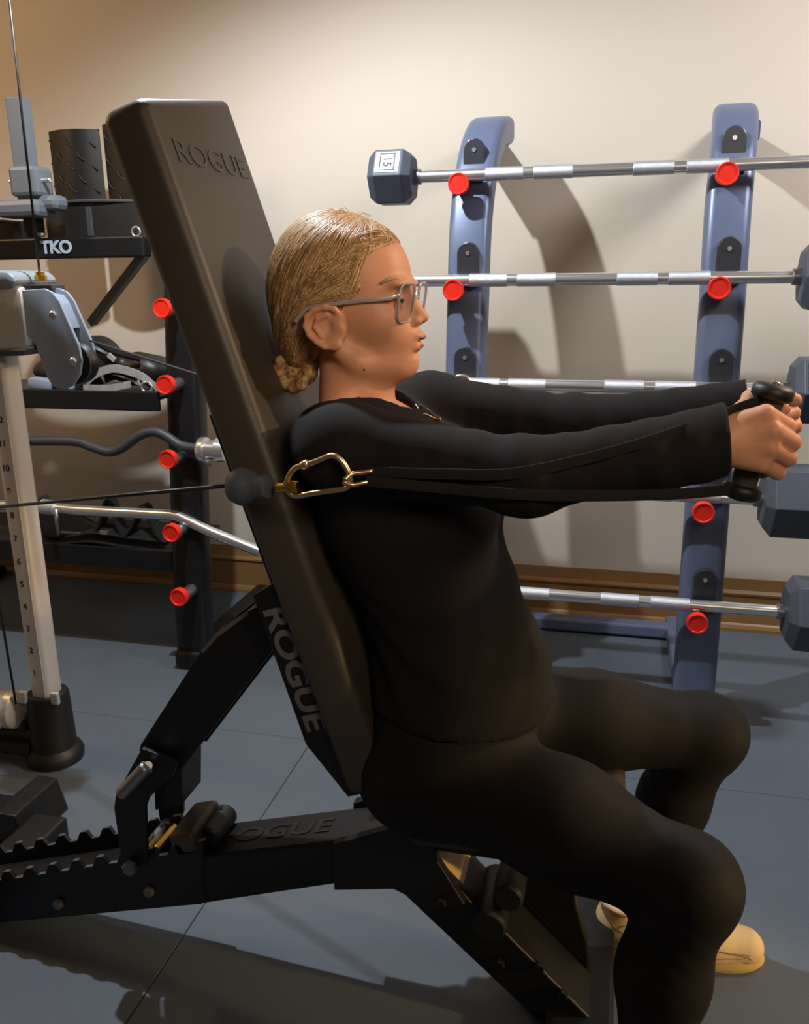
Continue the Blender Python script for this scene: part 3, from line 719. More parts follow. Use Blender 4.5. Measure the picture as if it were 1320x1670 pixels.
# cables of the machine
def cable(name, label, pts, r, m=M_black):
    b = B(); tube(b, pts, r, 8); o = obj(name, b, m, None, True); return tag(o, label, 'cable')
cable('cable', 'thin black cable running down from the ceiling to the brass nut', [at(5, -90, 1.77), at(66, 457, 1.77)], 0.0028)
cable('cable', 'thin black cable running down the column to the lower pulley', [at(-35, 780, 1.70), at(26, 1148, 1.70)], 0.0030)
cable('cable', 'grey cable leaving the pulley housing and passing behind the bench pad', [at(148, 556, 1.74), Vector((-0.62, 1.48, 1.055)), Vector((-0.53, 1.475, 1.05))], 0.0026, M_dgrey)
cable('cable', 'black cable coming in low from the left to the ball stop', [at(-60, 832, 1.30), at(385, 791, 1.03)], 0.0028)

# low wedge at the floor left
t = thing('ramp_block', 'dark wedge-shaped rubber block on the floor at the left edge', 'block', (-1.33, 1.52, 0))
b = B(); prism(b, [(-1.60, 0.0), (-1.60, 0.015), (-1.42, 0.015), (-1.335, 0.085), (-1.285, 0.085), (-1.262, 0.0)], 1.44, 1.60, 0.004); obj('wedge', b, M_frame, t)
b = B(); box(b, (-1.44, 1.52, 0.012), (0.3, 0.12, 0.02), 0.003); obj('floor_plate', b, M_frame, t)

# ================================================================== WEIGHT BENCH
bench = thing('weight_bench', 'black adjustable weight bench with steeply raised back pad and ladder rail', 'bench', (-0.3, 1.25, 0))
PN = Vector((-0.612, 0, 1.493)); PB = Vector((-0.298, 0, 0.512))
U = (PN-PB).normalized(); Vn = Vector((U.z, 0, -U.x))   # forward-up normal of the front face
Lp = (PN-PB).length; TH = 0.072
def pad_mesh():
    t = bmesh.new(); bmesh.ops.create_cube(t, size=1.0)
    bmesh.ops.scale(t, vec=(Lp, 0.305, TH), verts=t.verts)
    # head end cut a little askew, thicker towards the head
    for v in t.verts:
        if v.co.x > 0:
            v.co.x += 0.062 if v.co.y > 0 else 0.008
            v.co.z += 0.0
    bevel(t, list(t.edges), 0.017, 5)
    R = Matrix((U, Vector((0, 1, 0)), Vn)).transposed().to_4x4()
    C0 = (PN+PB)/2 - Vn*TH/2 + Vector((0, 1.2525, 0))
    bmesh.ops.transform(t, matrix=Matrix.Translation(C0) @ R, verts=t.verts); return t
pad = obj('back_pad', pad_mesh(), M_pad, bench, True, angle=70)
c = at(346, 243, 1.25); dlt = (c-Vector((PN.x, 1.25, PN.z))).dot(Vn); 
cc = Vector((PN.x, 1.255, PN.z)) - U*0.060
tb = text_bm('ROGUE', 0.046, 0.0007, basis(cc+Vn*0.0006, (0, 1, 0), U), 1.02, 1.52, 0.0)
obj('embossed_logo', tb, M_dlogo, pad, label='embossed letters on the pad')
# seat pad, mostly under the thighs
b = B(); box(b, (-0.115, 1.255, 0.424), (0.34, 0.25, 0.056), 0.02, rot_y(-0.03), 4); obj('seat_pad', b, M_pad, bench, True, angle=70)
b = B(); box(b, (-0.11, 1.25, 0.365), (0.30, 0.10, 0.05), 0.006); obj('seat_rail', b, M_frame, bench)
# bracket along the back of the pad with cut letters
def back(pt, v, dy): return PB + U*pt - Vn*v + Vector((0, dy, 0))
bk = [(-0.015, TH-0.002), (0.02, TH+0.028), (0.13, TH+0.052), (0.32, TH+0.050), (0.33, TH+0.004)]
prism_pts = [((PB+U*a-Vn*v).x, (PB+U*a-Vn*v).z) for a, v in [(-0.01, 0.055), (-0.012, TH+0.012), (0.09, TH+0.050), (0.345, TH+0.046), (0.36, TH-0.01), (0.2, TH-0.01)]]
b = B(); prism(b, prism_pts, 1.125, 1.132, 0.002); br = obj('back_bracket', b, M_frame, bench)
b = B(); prism(b, prism_pts, 1.37, 1.377, 0.002); obj('back_bracket', b, M_frame, bench)
cc = PB+U*0.215-Vn*(TH+0.022)+Vector((0, 1.1242, 0))
tb = text_bm('ROGUE', 0.050, 0.0008, basis(cc, -U, Vn), 1.0, 1.25, 0.0015)
obj('cut_lettering', tb, M_logo, br, label='pale cut-out letters')
b = B(); pts = [PB+U*0.30-Vn*(TH+0.022), PB+U*0.62-Vn*(TH+0.022)]
sweep(b, [p+Vector((0, 1.25, 0)) for p in pts], rrect(0.13, 0.045, 0.006, 2), side=(0, 1, 0)); obj('back_tube', b, M_frame, bench)
# support strut
b = B(); pprism(b, [(404, 996), (428, 984), (446, 992), (452, 1018), (446, 1060), (296, 1256), (262, 1250), (229, 1222), (232, 1212), (330, 1060), (352, 1034)], 1.20, 1.195, 1.203, 0.001)
st = obj('support_strut', b, M_frame, bench)
b = B(); pprism(b, [(404, 996), (428, 984), (446, 992), (452, 1018), (446, 1060), (296, 1256), (262, 1250), (229, 1222), (232, 1212), (330, 1060), (352, 1034)], 1.20, 1.297, 1.305, 0.001)
obj('support_strut', b, M_frame, bench)
b = B(); pprism(b, [(404, 998), (340, 1052), (236, 1214), (262, 1218), (352, 1066), (410, 1008)], 1.20, 1.203, 1.297, 0.001); obj('strut_web', b, M_frame, bench)
b = B(); pprism(b, [(404, 996), (352, 1034), (330, 1060), (334, 1063), (356, 1038), (408, 1000)], 1.2, 1.194, 1.196, 0); obj('worn_edge', b, M_framel, st)
b = B(); p = at(437, 997, 1.19); cyl(b, p+Vector((0, 0.004, 0)), p-Vector((0, 0.010, 0)), 0.011, 6, 0.002); obj('bolt', b, M_framel, bench)
# hook plates and pull handle
for y in (1.178, 1.315):
    b = B(); pprism(b, [(232, 1220), (292, 1240), (280, 1268), (262, 1282), (243, 1302), (238, 1316), (241, 1396), (236, 1412), (222, 1424), (208, 1424), (200, 1408), (196, 1380), (187, 1316), (190, 1296)], 1.18, y, y+0.008, 0.001); obj('hook_plate', b, M_frame, bench)
b = B(); pprism(b, [(246, 1262), (291, 1250), (291, 1320), (248, 1327)], 1.20, 1.21, 1.29, 0.002); obj('stop_block', b, M_frame, bench)
b = B(); p1, p2 = at(241, 1249, 1.15), at(197, 1296, 1.14); cyl(b, p1, p2, 0.0125, 18, 0.003); obj('pull_handle', b, M_steel, bench, True, angle=40)
b = B(); cyl(b, at(241, 1249, 1.15), at(241, 1249, 1.31), 0.008, 12); obj('handle_axle', b, M_steel, bench, True, angle=40)
b = B(); p = at(215, 1412, 1.172); cyl(b, p, p-Vector((0, 0.014, 0)), 0.015, 6, 0.003); obj('axle_bolt', b, M_framel, bench)
b = B(); cyl(b, at(215, 1412, 1.18), at(215, 1412, 1.18)+Vector((0, 0.145, 0)), 0.010, 14); obj('ladder_axle', b, M_steel, bench, True, angle=40)
# ladder plates with notches
def ladder(Yp, y0, y1):
    bot0, bot1 = at(-60, 1510, 1.195), at(330, 1474, 1.195)
    top0, top1 = at(-60, 1434, 1.195), at(330, 1372, 1.195)
    top = []; n = 10
    for i in range(n):
        for du, dz in ((0.10, 0.0), (0.30, -0.018), (0.62, -0.018), (0.80, 0.0)):
            u = (i+du)/n; p = top0.lerp(top1, u); top.append((p.x, p.z+dz))
    pts = [(bot0.x, bot0.z), (top0.x, top0.z)]+top+[(top1.x, top1.z), (bot1.x, bot1.z)]
    bm = B(); prism(bm, pts, y0, y1, 0); return bm
lp_ = obj('ladder_plate', ladder(0, 1.195, 1.203), M_frame, bench)
lp2 = obj('ladder_plate', ladder(0, 1.297, 1.305), M_frame, bench)
b = B(); t0, t1, b0, b1 = at(-60, 1460, 1.2), at(330, 1408, 1.2), at(-60, 1508, 1.2), at(330, 1474, 1.2)
prism(b, [(b0.x, b0.z), (t0.x, t0.z), (t1.x, t1.z), (b1.x, b1.z)], 1.2035, 1.2965, 0.003); obj('rail_core', b, M_frame, bench)
# bright worn faces inside the notches
b = B(); n = 10; top0, top1 = at(-60, 1434, 1.195), at(330, 1372, 1.195); sl = (top1-top0).normalized()
for i in range(n):
    for du, dz, ww in ((0.46, -0.0172, 0.011), (0.95, 0.0006, 0.008)):
        p = top0.lerp(top1, (i+du)/n)
        for yy in (1.199, 1.301): box(b, (p.x, yy, p.z+dz), (ww*1.7, 0.0075, 0.0016), 0, frame_rot(sl, (0, 1, 0)))
o = obj('worn_notches', b, M_framel, bench); o['kind'] = 'stuff'
for q in ((97, 1472), (245, 1452)):
    p = at(*q, 1.195); b = B(); cyl(b, p, p-Vector((0, 0.010, 0)), 0.011, 6, 0.002); obj('bolt', b, M_framel, bench)
# main tube
b = B(); q0, q1, q2, q3 = at(322, 1397, 1.20), at(628, 1364, 1.20), at(648, 1440, 1.20), at(322, 1476, 1.20)
prism(b, [(q0.x, q0.z), (q1.x, q1.z), (q1.x+0.05, q1.z-0.03), (q2.x, q2.z), (at(548, 1442, 1.2).x, at(548, 1442, 1.2).z), (q3.x, q3.z)], 1.20, 1.30, 0.005)
mt_ = obj('main_tube', b, M_frame, bench)
tdir = (q1-q0).normalized(); mc = q0.lerp(q1, 0.36)+Vector((0, 0.05, 0.0012))
tb = text_bm('ROGUE', 0.055, 0.0005, basis(mc, tdir, (0, 1, 0)), 1.0, 1.3, 0.0008); obj('printed_logo', tb, M_dlogo, mt_)
b = B(); box(b, at(322, 1350, 1.25)+Vector((0, 0, 0.0)), (0.055, 0.11, 0.05), 0.01, rot_y(-0.3), 3); obj('rail_stop', b, M_pad, bench, True, angle=50)
b = B(); p = at(352, 1352, 1.25); cyl(b, p+Vector((0, -0.03, 0)), p+Vector((0, 0.05, 0)), 0.022, 18, 0.004); obj('rubber_bumper', b, M_black, bench, True, angle=40)
b = B(); box(b, at(262, 1375, 1.25), (0.05, 0.075, 0.012), 0.003, rot_y(-0.9)); obj('latch_plate', b, M_brass, bench)
b = B(); pprism(b, [(545, 1372), (700, 1330), (716, 1400), (760, 1470), (712, 1478), (644, 1444), (548, 1446)], 1.19, 1.180, 1.199, 0.002); obj('hinge_plate', b, M_frame, bench)
b = B(); pprism(b, [(545, 1372), (700, 1330), (716, 1400), (760, 1470), (712, 1478), (644, 1444), (548, 1446)], 1.19, 1.301, 1.320, 0.002); obj('hinge_plate', b, M_frame, bench)
# front leg
a1, a2 = at(700, 1397, 1.20), at(985, 1712, 1.20); c1, c2 = at(636, 1438, 1.20), at(875, 1712, 1.20)
b = B(); prism(b, [(a1.x-0.03, a1.z+0.03), (a2.x, max(0.03, a2.z)), (c2.x, max(0.03, c2.z)), (c1.x, c1.z)], 1.20, 1.30, 0.004); obj('front_leg', b, M_frame, bench)
nl = Vector((a1.z-a2.z, 0, a2.x-a1.x)).normalized(); ld = (a2-a1).normalized()
b = B(); mid_ = a1.lerp(a2, 0.48); box(b, (mid_.x+nl.x*0.003, 1.253, mid_.z+nl.z*0.003), ((a2-a1).length*0.94, 0.080, 0.003), 0.001, frame_rot(ld, (0, 1, 0)), 1); obj('leg_light_plate', b, M_warmlit, bench, label='added pale tan strip, warm light on the leg top put into its colour')  # added plate, its pale tan stands in for warm light on the leg top
b = B(); mid_ = a1.lerp(a2, 0.12); box(b, (mid_.x+nl.x*0.001, 1.202, mid_.z+nl.z*0.001), ((a2-a1).length*0.24, 0.006, 0.003), 0.001, frame_rot(ld, (0, 1, 0)), 1); obj('leg_light_edge', b, M_warmlit, bench)  # near edge of the leg, the same warm light painted on
b = B(); box(b, ((a2.x+c2.x)/2+0.01, 1.25, 0.028), (0.12, 0.50, 0.056), 0.008); obj('front_foot', b, M_frame, bench)
b = B(); box(b, (-1.235, 1.25, 0.03), (0.09, 0.50, 0.056), 0.008); obj('rear_foot', b, M_frame, bench)
e1, e2 = at(697, 1399, 1.197), at(757, 1463, 1.197)
# seat support with rollers
b = B(); pprism(b, [(826, 1392), (935, 1392), (940, 1470), (958, 1530), (962, 1590), (942, 1642), (905, 1660), (862, 1610), (834, 1520)], 1.315, 1.304, 1.330, 0.004); obj('seat_support', b, M_frame, bench)
b = B(); p = at(832, 1448, 1.22); cyl(b, p+Vector((0, -0.03, 0)), p+Vector((0, 0.05, 0)), 0.026, 20, 0.005); obj('adjust_knob', b, M_black, bench, True, angle=40)
b = B(); p = at(800, 1500, 1.20); cyl(b, p+Vector((0, -0.02, 0)), p+Vector((0, 0.11, 0)), 0.030, 20, 0.005); obj('roller', b, M_black, bench, True, angle=40)
for q in ((720, 1470), (815, 1570), (880, 1575), (918, 1620)):
    p = at(*q, 1.18 if q[0] < 760 else 1.198); b = B(); cyl(b, p+Vector((0, 0.003, 0)), p-Vector((0, 0.008, 0)), 0.010, 6, 0.002); obj('bolt', b, M_frame, bench)

# ================================================================== PERSON
CY = 1.25
def h(px, py, dy=0.0):
    p = at(px, py, CY); return (p.x, CY+dy, p.z)
def hn(px, py, dy):
    p = at(px, py, CY-abs(dy)); return (p.x, CY+dy, p.z)
person = thing('person', 'blonde woman in black long-sleeved top and leggings pressing two handles forward from the bench', 'person', (-0.2, CY, 0.0))
# ---- joints
NS, NE, NW = (-0.345, 1.085, 1.045), (-0.10, 1.060, 1.022), (0.145, 1.125, 1.070)
FS, FE, FW_ = (-0.300, 1.415, 1.050), (-0.05, 1.405, 1.030), (0.190, 1.325, 1.075)
NH, NK, NC, NA = (-0.20, 1.155, 0.520), (0.130, 1.045, 0.468), (0.112, 1.035, 0.32), (0.095, 1.035, 0.10)
FH, FK, FC, FA = (-0.20, 1.345, 0.520), (0.190, 1.450, 0.478), (0.148, 1.448, 0.33), (0.090, 1.458, 0.10)
def torso(f, g):
    """g: how far the surface lies outside the skin"""
    R = rot_y(-0.26)
    f.ell((-0.385, 1.25, 1.035), (0.070+g, 0.175+g, 0.058+g), 0.04, R)
    f.ell((-0.315, 1.25, 0.925), (0.118+g, 0.155+g, 0.165+g), 0.05, R)
    for s in (-1, 1): f.ell((-0.230, 1.25+s*0.068, 0.945), (0.078+g, 0.072+g, 0.072+g), 0.045)
    f.ell((-0.245, 1.25, 0.77), (0.115+g, 0.138+g, 0.13+g), 0.06)
    f.ell((-0.212, 1.25, 0.665), (0.132+g, 0.150+g, 0.10+g), 0.06)
def pelvis(f, g):
    f.ell((-0.225, 1.25, 0.60), (0.140+g, 0.162+g, 0.10+g), 0.05)
    f.ell((-0.245, 1.25, 0.53), (0.125+g, 0.175+g, 0.115+g), 0.05)
    for s in (-1, 1): f.ell((-0.262, 1.25+s*0.088, 0.515), (0.100+g, 0.092+g, 0.098+g), 0.04)
def arms(f, g, gw=0.0):
    f.chain([(-0.385, 1.13, 1.05), NS, NE, NW], [0.045+g, 0.054+g, 0.042+g, 0.026+g+gw], 0.03)
    f.chain([(-0.365, 1.36, 1.05), FS, FE, FW_], [0.045+g, 0.054+g, 0.042+g, 0.026+g+gw], 0.03)
def legs(f, g):
    for Hh, K, Cc, An in ((NH, NK, NC, NA), (FH, FK, FC, FA)):
        mid = tuple(Hh[i]*0.5+K[i]*0.5+(0.006 if i == 2 else 0) for i in range(3))
        f.chain([Hh, mid, K], [0.088+g, 0.079+g, 0.058+g], 0.04)
        f.chain([K, Cc, An], [0.056+g, 0.054+g, 0.036+g], 0.03)
        f.ell((K[0]+0.008, K[1], K[2]-0.004), (0.055+g, 0.052+g, 0.055+g), 0.04)
        f.ell((Cc[0]-0.008, Cc[1], Cc[2]-0.01), (0.045+g, 0.048+g, 0.085+g), 0.03)
# ---- head (fine)
f = Field((-0.60, 1.10, 1.00), (-0.20, 1.40, 1.40), 0.0021)
f.ell(h(546, 458), (0.090, 0.074, 0.090), 0.02)
f.ell(h(600, 444), (0.0615, 0.060, 0.060), 0.03)
f.ell(h(602, 505), (0.060, 0.060, 0.072), 0.03)
f.ell(h(628, 545), (0.043, 0.045, 0.048), 0.025)
for s in (-1, 1):
    f.cone(h(556, 552, s*0.056), h(600, 590, s*0.040), 0.015, 0.015, 0.02); f.cone(h(600, 590, s*0.040), h(652, 599, s*0.012), 0.015, 0.015, 0.02)
    f.ell(h(634, 520, s*0.036), (0.024, 0.022, 0.022), 0.02)
    f.ell(hn(650, 463, s*0.028), (0.0165, 0.024, 0.0075), 0.012)
    f.ell(hn(668, 488, s*0.033), (0.013, 0.017, 0.014), 0.014, op='sub')
f.ell(h(661, 590), (0.0185, 0.019, 0.018), 0.018)
f.ell(h(657, 554), (0.0275, 0.027, 0.028), 0.016)
f.cone(h(659, 468), h(683, 510), 0.0085, 0.0095, 0.010)
f.ell(h(689, 517), (0.0098, 0.0095, 0.0085), 0.006)
for s in (-1, 1):
    f.ell(h(681, 523, s*0.0105), (0.0095, 0.0065, 0.0070), 0.005)
    f.ell(h(687, 529, s*0.006), (0.005, 0.003, 0.003), 0.003, op='sub')
    f.ell(hn(644, 489, s*0.0315), (0.0135, 0.0150, 0.0125), 0.006)      # lids over the eyeball
    f.ell(hn(658, 491, s*0.0325), (0.0075, 0.0115, 0.0022), 0.002, op='sub')   # opening between lids
f.ell(h(682, 547), (0.0105, 0.017, 0.0062), 0.007)
f.ell(h(679, 565), (0.0098, 0.016, 0.0070), 0.007)
f.ell(h(693, 556), (0.010, 0.019, 0.0010), 0.002, op='sub')
f.ell(h(684, 577), (0.007, 0.02, 0.004), 0.008, op='sub')
# under-jaw and neck
f.ell(h(620, 588), (0.044, 0.034, 0.024), 0.025)
f.cone(h(566, 575), h(578, 690), 0.043, 0.050, 0.02)
f.cone(h(590, 600), h(612, 690), 0.034, 0.040, 0.03)
f.cone(h(600, 625, -0.03), h(655, 700, -0.012), 0.009, 0.008, 0.014)
f.cone(h(600, 625, 0.03), h(655, 700, 0.012), 0.009, 0.008, 0.014)
for s in (-1, 1): f.cone(h(572, 650, s*0.03), h(560, 705, s*0.10), 0.030, 0.028, 0.03)
# ears
for s in (-1, 1):
    yo = s*0.0765; ys = lambda q, e=0.0: (at(q[0], q[1], CY-0.08).x, CY+yo+s*e, at(q[0], q[1], CY-0.08).z)
    rim = [(556, 516), (548, 504), (532, 501), (515, 505), (503, 516), (501, 532), (507, 546), (520, 558), (532, 566)]
    f.chain([ys(q, 0.010 if i > 0 else 0.002) for i, q in enumerate(rim)], [0.004]*len(rim), 0.003)
    f.ell(ys((528, 530), 0.004), (0.021, 0.004, 0.026), 0.006, rot_y(-0.25))
    f.chain([ys(q, 0.009) for q in ((535, 514), (520, 520), (516, 534), (526, 549))], [0.0032]*4, 0.003)
    f.ell(ys((546, 563), 0.006), (0.011, 0.005, 0.008), 0.006)
    f.ell(ys((553, 535), 0.000), (0.012, 0.008, 0.020), 0.01)
    f.ell(ys((556, 533), 0.006), (0.005, 0.004, 0.006), 0.004)
    f.ell(ys((537, 533), 0.015), (0.010, 0.010, 0.014), 0.003, op='sub')
head = f.mesh()
# ---- hands
def hand(f, T):
    """right hand closed round a rod; T maps local points to the world"""
    W = (0.142, 1.118, 1.066)
    f.cone(T((0.10, 1.108, 1.058)), T(W), 0.029, 0.0265, 0.01)
    mcp = [(0.183, 1.112, 1.101), (0.193, 1.108, 1.081), (0.192, 1.108, 1.060), (0.184, 1.112, 1.040)]
    pip = [(0.212, 1.134, 1.083), (0.219, 1.130, 1.064), (0.217, 1.130, 1.044), (0.207, 1.132, 1.025)]
    dip = [(0.214, 1.160, 1.080), (0.218, 1.160, 1.061), (0.216, 1.159, 1.041), (0.206, 1.157, 1.023)]
    tip = [(0.198, 1.176, 1.078), (0.200, 1.178, 1.060), (0.198, 1.177, 1.041), (0.191, 1.173, 1.024)]
    rr = [0.0112, 0.0115, 0.011, 0.0098]
    for i in range(4):
        base = (W[0]+0.004, W[1]+0.004, W[2]+0.016-0.011*i)
        f.cone(T(base), T(mcp[i]), 0.017, 0.0122, 0.012)
    f.ell(T((0.172, 1.122, 1.068)), (0.022, 0.012, 0.030), 0.012)
    for i in range(4):
        r_ = rr[i]
        f.chain([T(mcp[i]), T(pip[i]), T(dip[i]), T(tip[i])], [r_*1.05, r_, r_*0.9, r_*0.8], 0.0025)
    th = [(0.150, 1.136, 1.088), (0.172, 1.160, 1.108), (0.193, 1.178, 1.106), (0.212, 1.176, 1.100)]
    f.chain([T(p) for p in th], [0.016, 0.0125, 0.0115, 0.0095], 0.004)
idT = lambda p: p
farT = lambda p: (p[0]+0.032, 2.442-p[1], p[2]-0.002)
hf = Field((0.10, 1.06, 0.98), (0.26, 1.22, 1.15), 0.0017); hand(hf, idT)
hg = Field((0.14, 1.22, 0.99), (0.30, 1.38, 1.15), 0.0017); hand(hg, farT)
# ---- full body under the clothes (coarse)
bf = Field((-0.60, 0.93, 0.03), (0.34, 1.56, 1.16), 0.008)
torso(bf, -0.008); pelvis(bf, -0.008); arms(bf, -0.006, 0.004); legs(bf, -0.008)
bf.cone(h(575, 640), h(575, 720), 0.044, 0.050, 0.03)
for K in (NA, FA): bf.cone((K[0], K[1], K[2]), (K[0]+0.12, K[1]-0.005, 0.055), 0.032, 0.022, 0.02)
body = mesh_obj('body', [head, hf.mesh(), hg.mesh(), bf.mesh()], M_skin, person)
# fingernails
def nails(T, pts):
    for p, n_ in pts:
        b = B(); box(b, T(p), (0.009, 0.0025, 0.010), 0.001); o = obj('fingernail', b, M_lip, body)
# ---- top
f = Field((-0.62, 0.93, 0.52), (0.20, 1.56, 1.16), 0.0045)
torso(f, 0.006); f.ell((-0.225, 1.25, 0.60), (0.152, 0.176, 0.10), 0.05)
arms(f, 0.004, 0.010)
f.cone((0.06, 1.098, 1.04), (0.148, 1.124, 1.066), 0.038, 0.043, 0.02)
f.cone((0.10, 1.355, 1.055), (0.195, 1.325, 1.075), 0.034, 0.038, 0.02)
def folds(X, Y, Z):
    a = 0.0022*np.sin(95*Z+18*X+10*np.sin(14*Y))*np.exp(-((Z-0.70)/0.11)**2)
    c_ = 0.0028*np.sin(80*(Z*0.6+X)+6*np.sin(20*Y))*np.exp(-((X+0.24)/0.09)**2-((Z-0.99)/0.05)**2)
    d_ = 0.0016*np.sin(120*X+40*Z)*np.exp(-((Z-1.05)/0.06)**2)*(X > -0.2)
    return a+c_+d_
f.add(folds)
# neckline, cuffs, hem
f.half((0, 0, 0.600), (-0.10, 0, -1))
f.cone(h(575, 560), h(583, 655), 0.058, 0.060, 0.004, op='sub')
f.cone(h(600, 580), h(640, 662), 0.050, 0.042, 0.004, op='sub')
f.half((0.146, 1.12, 1.066), (1, 0.0, 0.14)) if False else None
X, Y, Z = f.grid(np.zeros(3, int), f.n)
cut_n = (X-0.143)*0.99+(Z-1.066)*0.13; cut_f = (X-0.190)*0.99+(Z-1.075)*0.1
f.S = np.maximum(f.S, np.where(Y < 1.22, cut_n, cut_f)).astype(np.float32)
top_o = mesh_obj('long_sleeved_top', [f.mesh()], M_shirt, person, 'black long-sleeved top')
# ---- leggings
f = Field((-0.50, 0.93, 0.06), (0.34, 1.58, 0.74), 0.0045)
pelvis(f, 0.003); legs(f, 0.004)
f.cone(NA, (NA[0], NA[1], 0.06), 0.041, 0.042, 0.01); f.cone(FA, (FA[0], FA[1], 0.06), 0.041, 0.042, 0.01)
f.half((0, 0, 0.665), (0, 0, 1)); f.half((0, 0, 0.10), (0, 0, -1))
f.add(lambda X, Y, Z: 0.0012*np.sin(150*(X+Z)+8*np.sin(25*Y))*np.exp(-((X-0.09)/0.05)**2-((Z-0.42)/0.06)**2))
mesh_obj('leggings', [f.mesh()], M_legg, person, 'black leggings')
# ---- hair
f = Field((-0.60, 1.13, 1.03), (-0.28, 1.37, 1.40), 0.0026)
f.ell(h(546, 456), (0.0975, 0.083, 0.0975), 0.0)
f.ell(h(597, 438), (0.0615, 0.0635, 0.0620), 0.02)
f.ell(h(500, 500), (0.050, 0.062, 0.070), 0.03)
f.ell(h(496, 560), (0.036, 0.045, 0.045), 0.03)
X, Y, Z = f.grid(np.zeros(3, int), f.n)
line = [h(*q) if q[1] < 392 else tuple(at(q[0], q[1], CY-0.068)) for q in ((700, 330), (647, 388), (612, 396), (592, 415), (584, 448), (592, 478), (580, 506), (552, 500), (530, 503), (514, 520), (510, 545), (520, 568), (520, 600), (512, 640))]
# hairline: x limit as a function of height (wider round the temples)
zz = np.array([p[2] for p in line][::-1]); xx = np.array([p[0] for p in line][::-1])
order = np.argsort(zz); lim = np.interp(Z.ravel(), zz[order], xx[order]).reshape(Z.shape).astype(np.float32)
dy = np.clip((np.abs(Y-CY)-0.03)/0.04, 0, 1); mid = np.float32(0.022)*(1-dy)*(Z > h(0, 470)[2])
f.S = np.maximum(f.S, X-lim-mid*0.6).astype(np.float32)
bx = np.array(BUN)
ang = np.arctan2(Z-bx[2], X-bx[0]); 
hairm = f.mesh()
f = Field((-0.56, 1.18, 1.05), (-0.38, 1.32, 1.19), 0.0022)
f.ell(h(487, 600), (0.027, 0.030, 0.025), 0.01)
for k in range(3):
    pts = []; 
    for a in np.linspace(0, 2*pi*0.95, 11):
        c0 = h(487, 603); rr_ = 0.024-0.004*k
        pts.append((c0[0]+rr_*cos(a+k*2)*1.05, CY-0.026+0.024*k+0.006*sin(a*2+k), c0[2]+rr_*sin(a+k*2)))
    f.chain(pts, [0.0075+0.002*sin(i) for i in range(11)], 0.004)
f.cone(h(496, 565), h(488, 600), 0.026, 0.020, 0.02)
bunm = f.mesh()
hair = mesh_obj('hair', [hairm], M_hair, person, 'blonde hair combed back')
mesh_obj('hair_bun', [bunm], M_hair, person, 'low twisted hair bun')
hc = Vector(h(548, 458)); bd = (BUN-hc)
from mathutils.bvhtree import BVHTree
def bvh(o): return BVHTree.FromPolygons([v.co.copy() for v in o.data.vertices], [tuple(p.vertices) for p in o.data.polygons]), world_loc(o)
HB, HO = bvh(hair)
def onhead(d, lift=0.0012):
    """outermost point of the hair along direction d from the head centre"""
    d = d.normalized(); q = HB.ray_cast(hc+d*0.25-HO, -d, 0.2)[0]
    return q+HO+d*lift if q is not None else None
hl = []
for q, dy_ in (((646, 384), 0.0), ((643, 387), 0.022), ((634, 390), 0.042), ((618, 398), 0.055), ((600, 418), 0.064), ((590, 450), 0.070), ((594, 480), 0.072), ((580, 504), 0.074), ((556, 499), 0.078), ((534, 502), 0.08)):
    p = Vector(at(q[0], q[1], CY-dy_)); hl.append(p-hc)
b = B(); random.seed(11)
for k in range(3600):
    side_ = -1 if k % 4 else 1
    u = random.random()*(len(hl)-1.001); i_ = int(u); d0 = hl[i_].lerp(hl[i_+1], u-i_); d0 = d0.normalized()
    if side_ > 0: d0.y = -d0.y
    t0 = random.random()**1.3*0.7; d1 = bd.normalized()+Vector((0, random.uniform(-0.25, 0.25), random.uniform(-0.15, 0.2)))
    up_ = d0*0.30+d1.normalized()*0.30+Vector((-0.35, side_*(0.15+0.55*random.random())*(0.4+abs(d0.y)), 0.28))
    pts = []
    L_ = random.uniform(0.5, 1.0)
    for m_ in range(9):
        t_ = min(1.0, t0+(1-t0)*L_*m_/8); dd = d0*(1-t_)**2+up_*(2*t_*(1-t_))+d1*t_*t_
        q_ = onhead(dd, 0.0002+0.0010*random.random()*sin(pi*m_/8)+0.0003)
        if q_ is None: break
        pts.append(q_)
    if len(pts) < 9 or max((pts[m_+1]-pts[m_]).length for m_ in range(8)) > 0.04: continue
    tube(b, pts, 0.00075, 3, scale=[0.35, 0.8, 1, 1, 1, 1, 0.9, 0.7, 0.3])
for k in range(3400):
    d0 = Vector((random.gauss(0, 1), random.gauss(0, 0.8), abs(random.gauss(0, 1))+0.05)).normalized()
    d1 = (bd.normalized()+Vector((0, random.uniform(-0.15, 0.15), random.uniform(-0.1, 0.15)))).normalized()
    if d0.dot(d1) > 0.9: continue
    om = math.acos(max(-0.999, min(0.999, d0.dot(d1)))); f_ = random.uniform(0.25, 0.5); pts = []
    lf = random.random()*0.0009
    for m_ in range(8):
        t_ = f_*m_/7; dd = d0*(sin((1-t_)*om)/sin(om))+d1*(sin(t_*om)/sin(om)); q_ = onhead(dd, 0.0002+lf*sin(pi*m_/7))
        if q_ is None or q_.x-HO.x > 9: break
        pts.append(q_)
    if len(pts) < 8 or max((pts[m_+1]-pts[m_]).length for m_ in range(7)) > 0.03: continue
    if any((p_-Vector(BUN)).length < 0.03 for p_ in pts): continue
    tube(b, pts, 0.00075, 3, scale=[0.3, 0.8, 1, 1, 1, 0.9, 0.7, 0.3])
o = obj('hair_strands', b, M_strand, person, True); o['kind'] = 'stuff'
b = B()
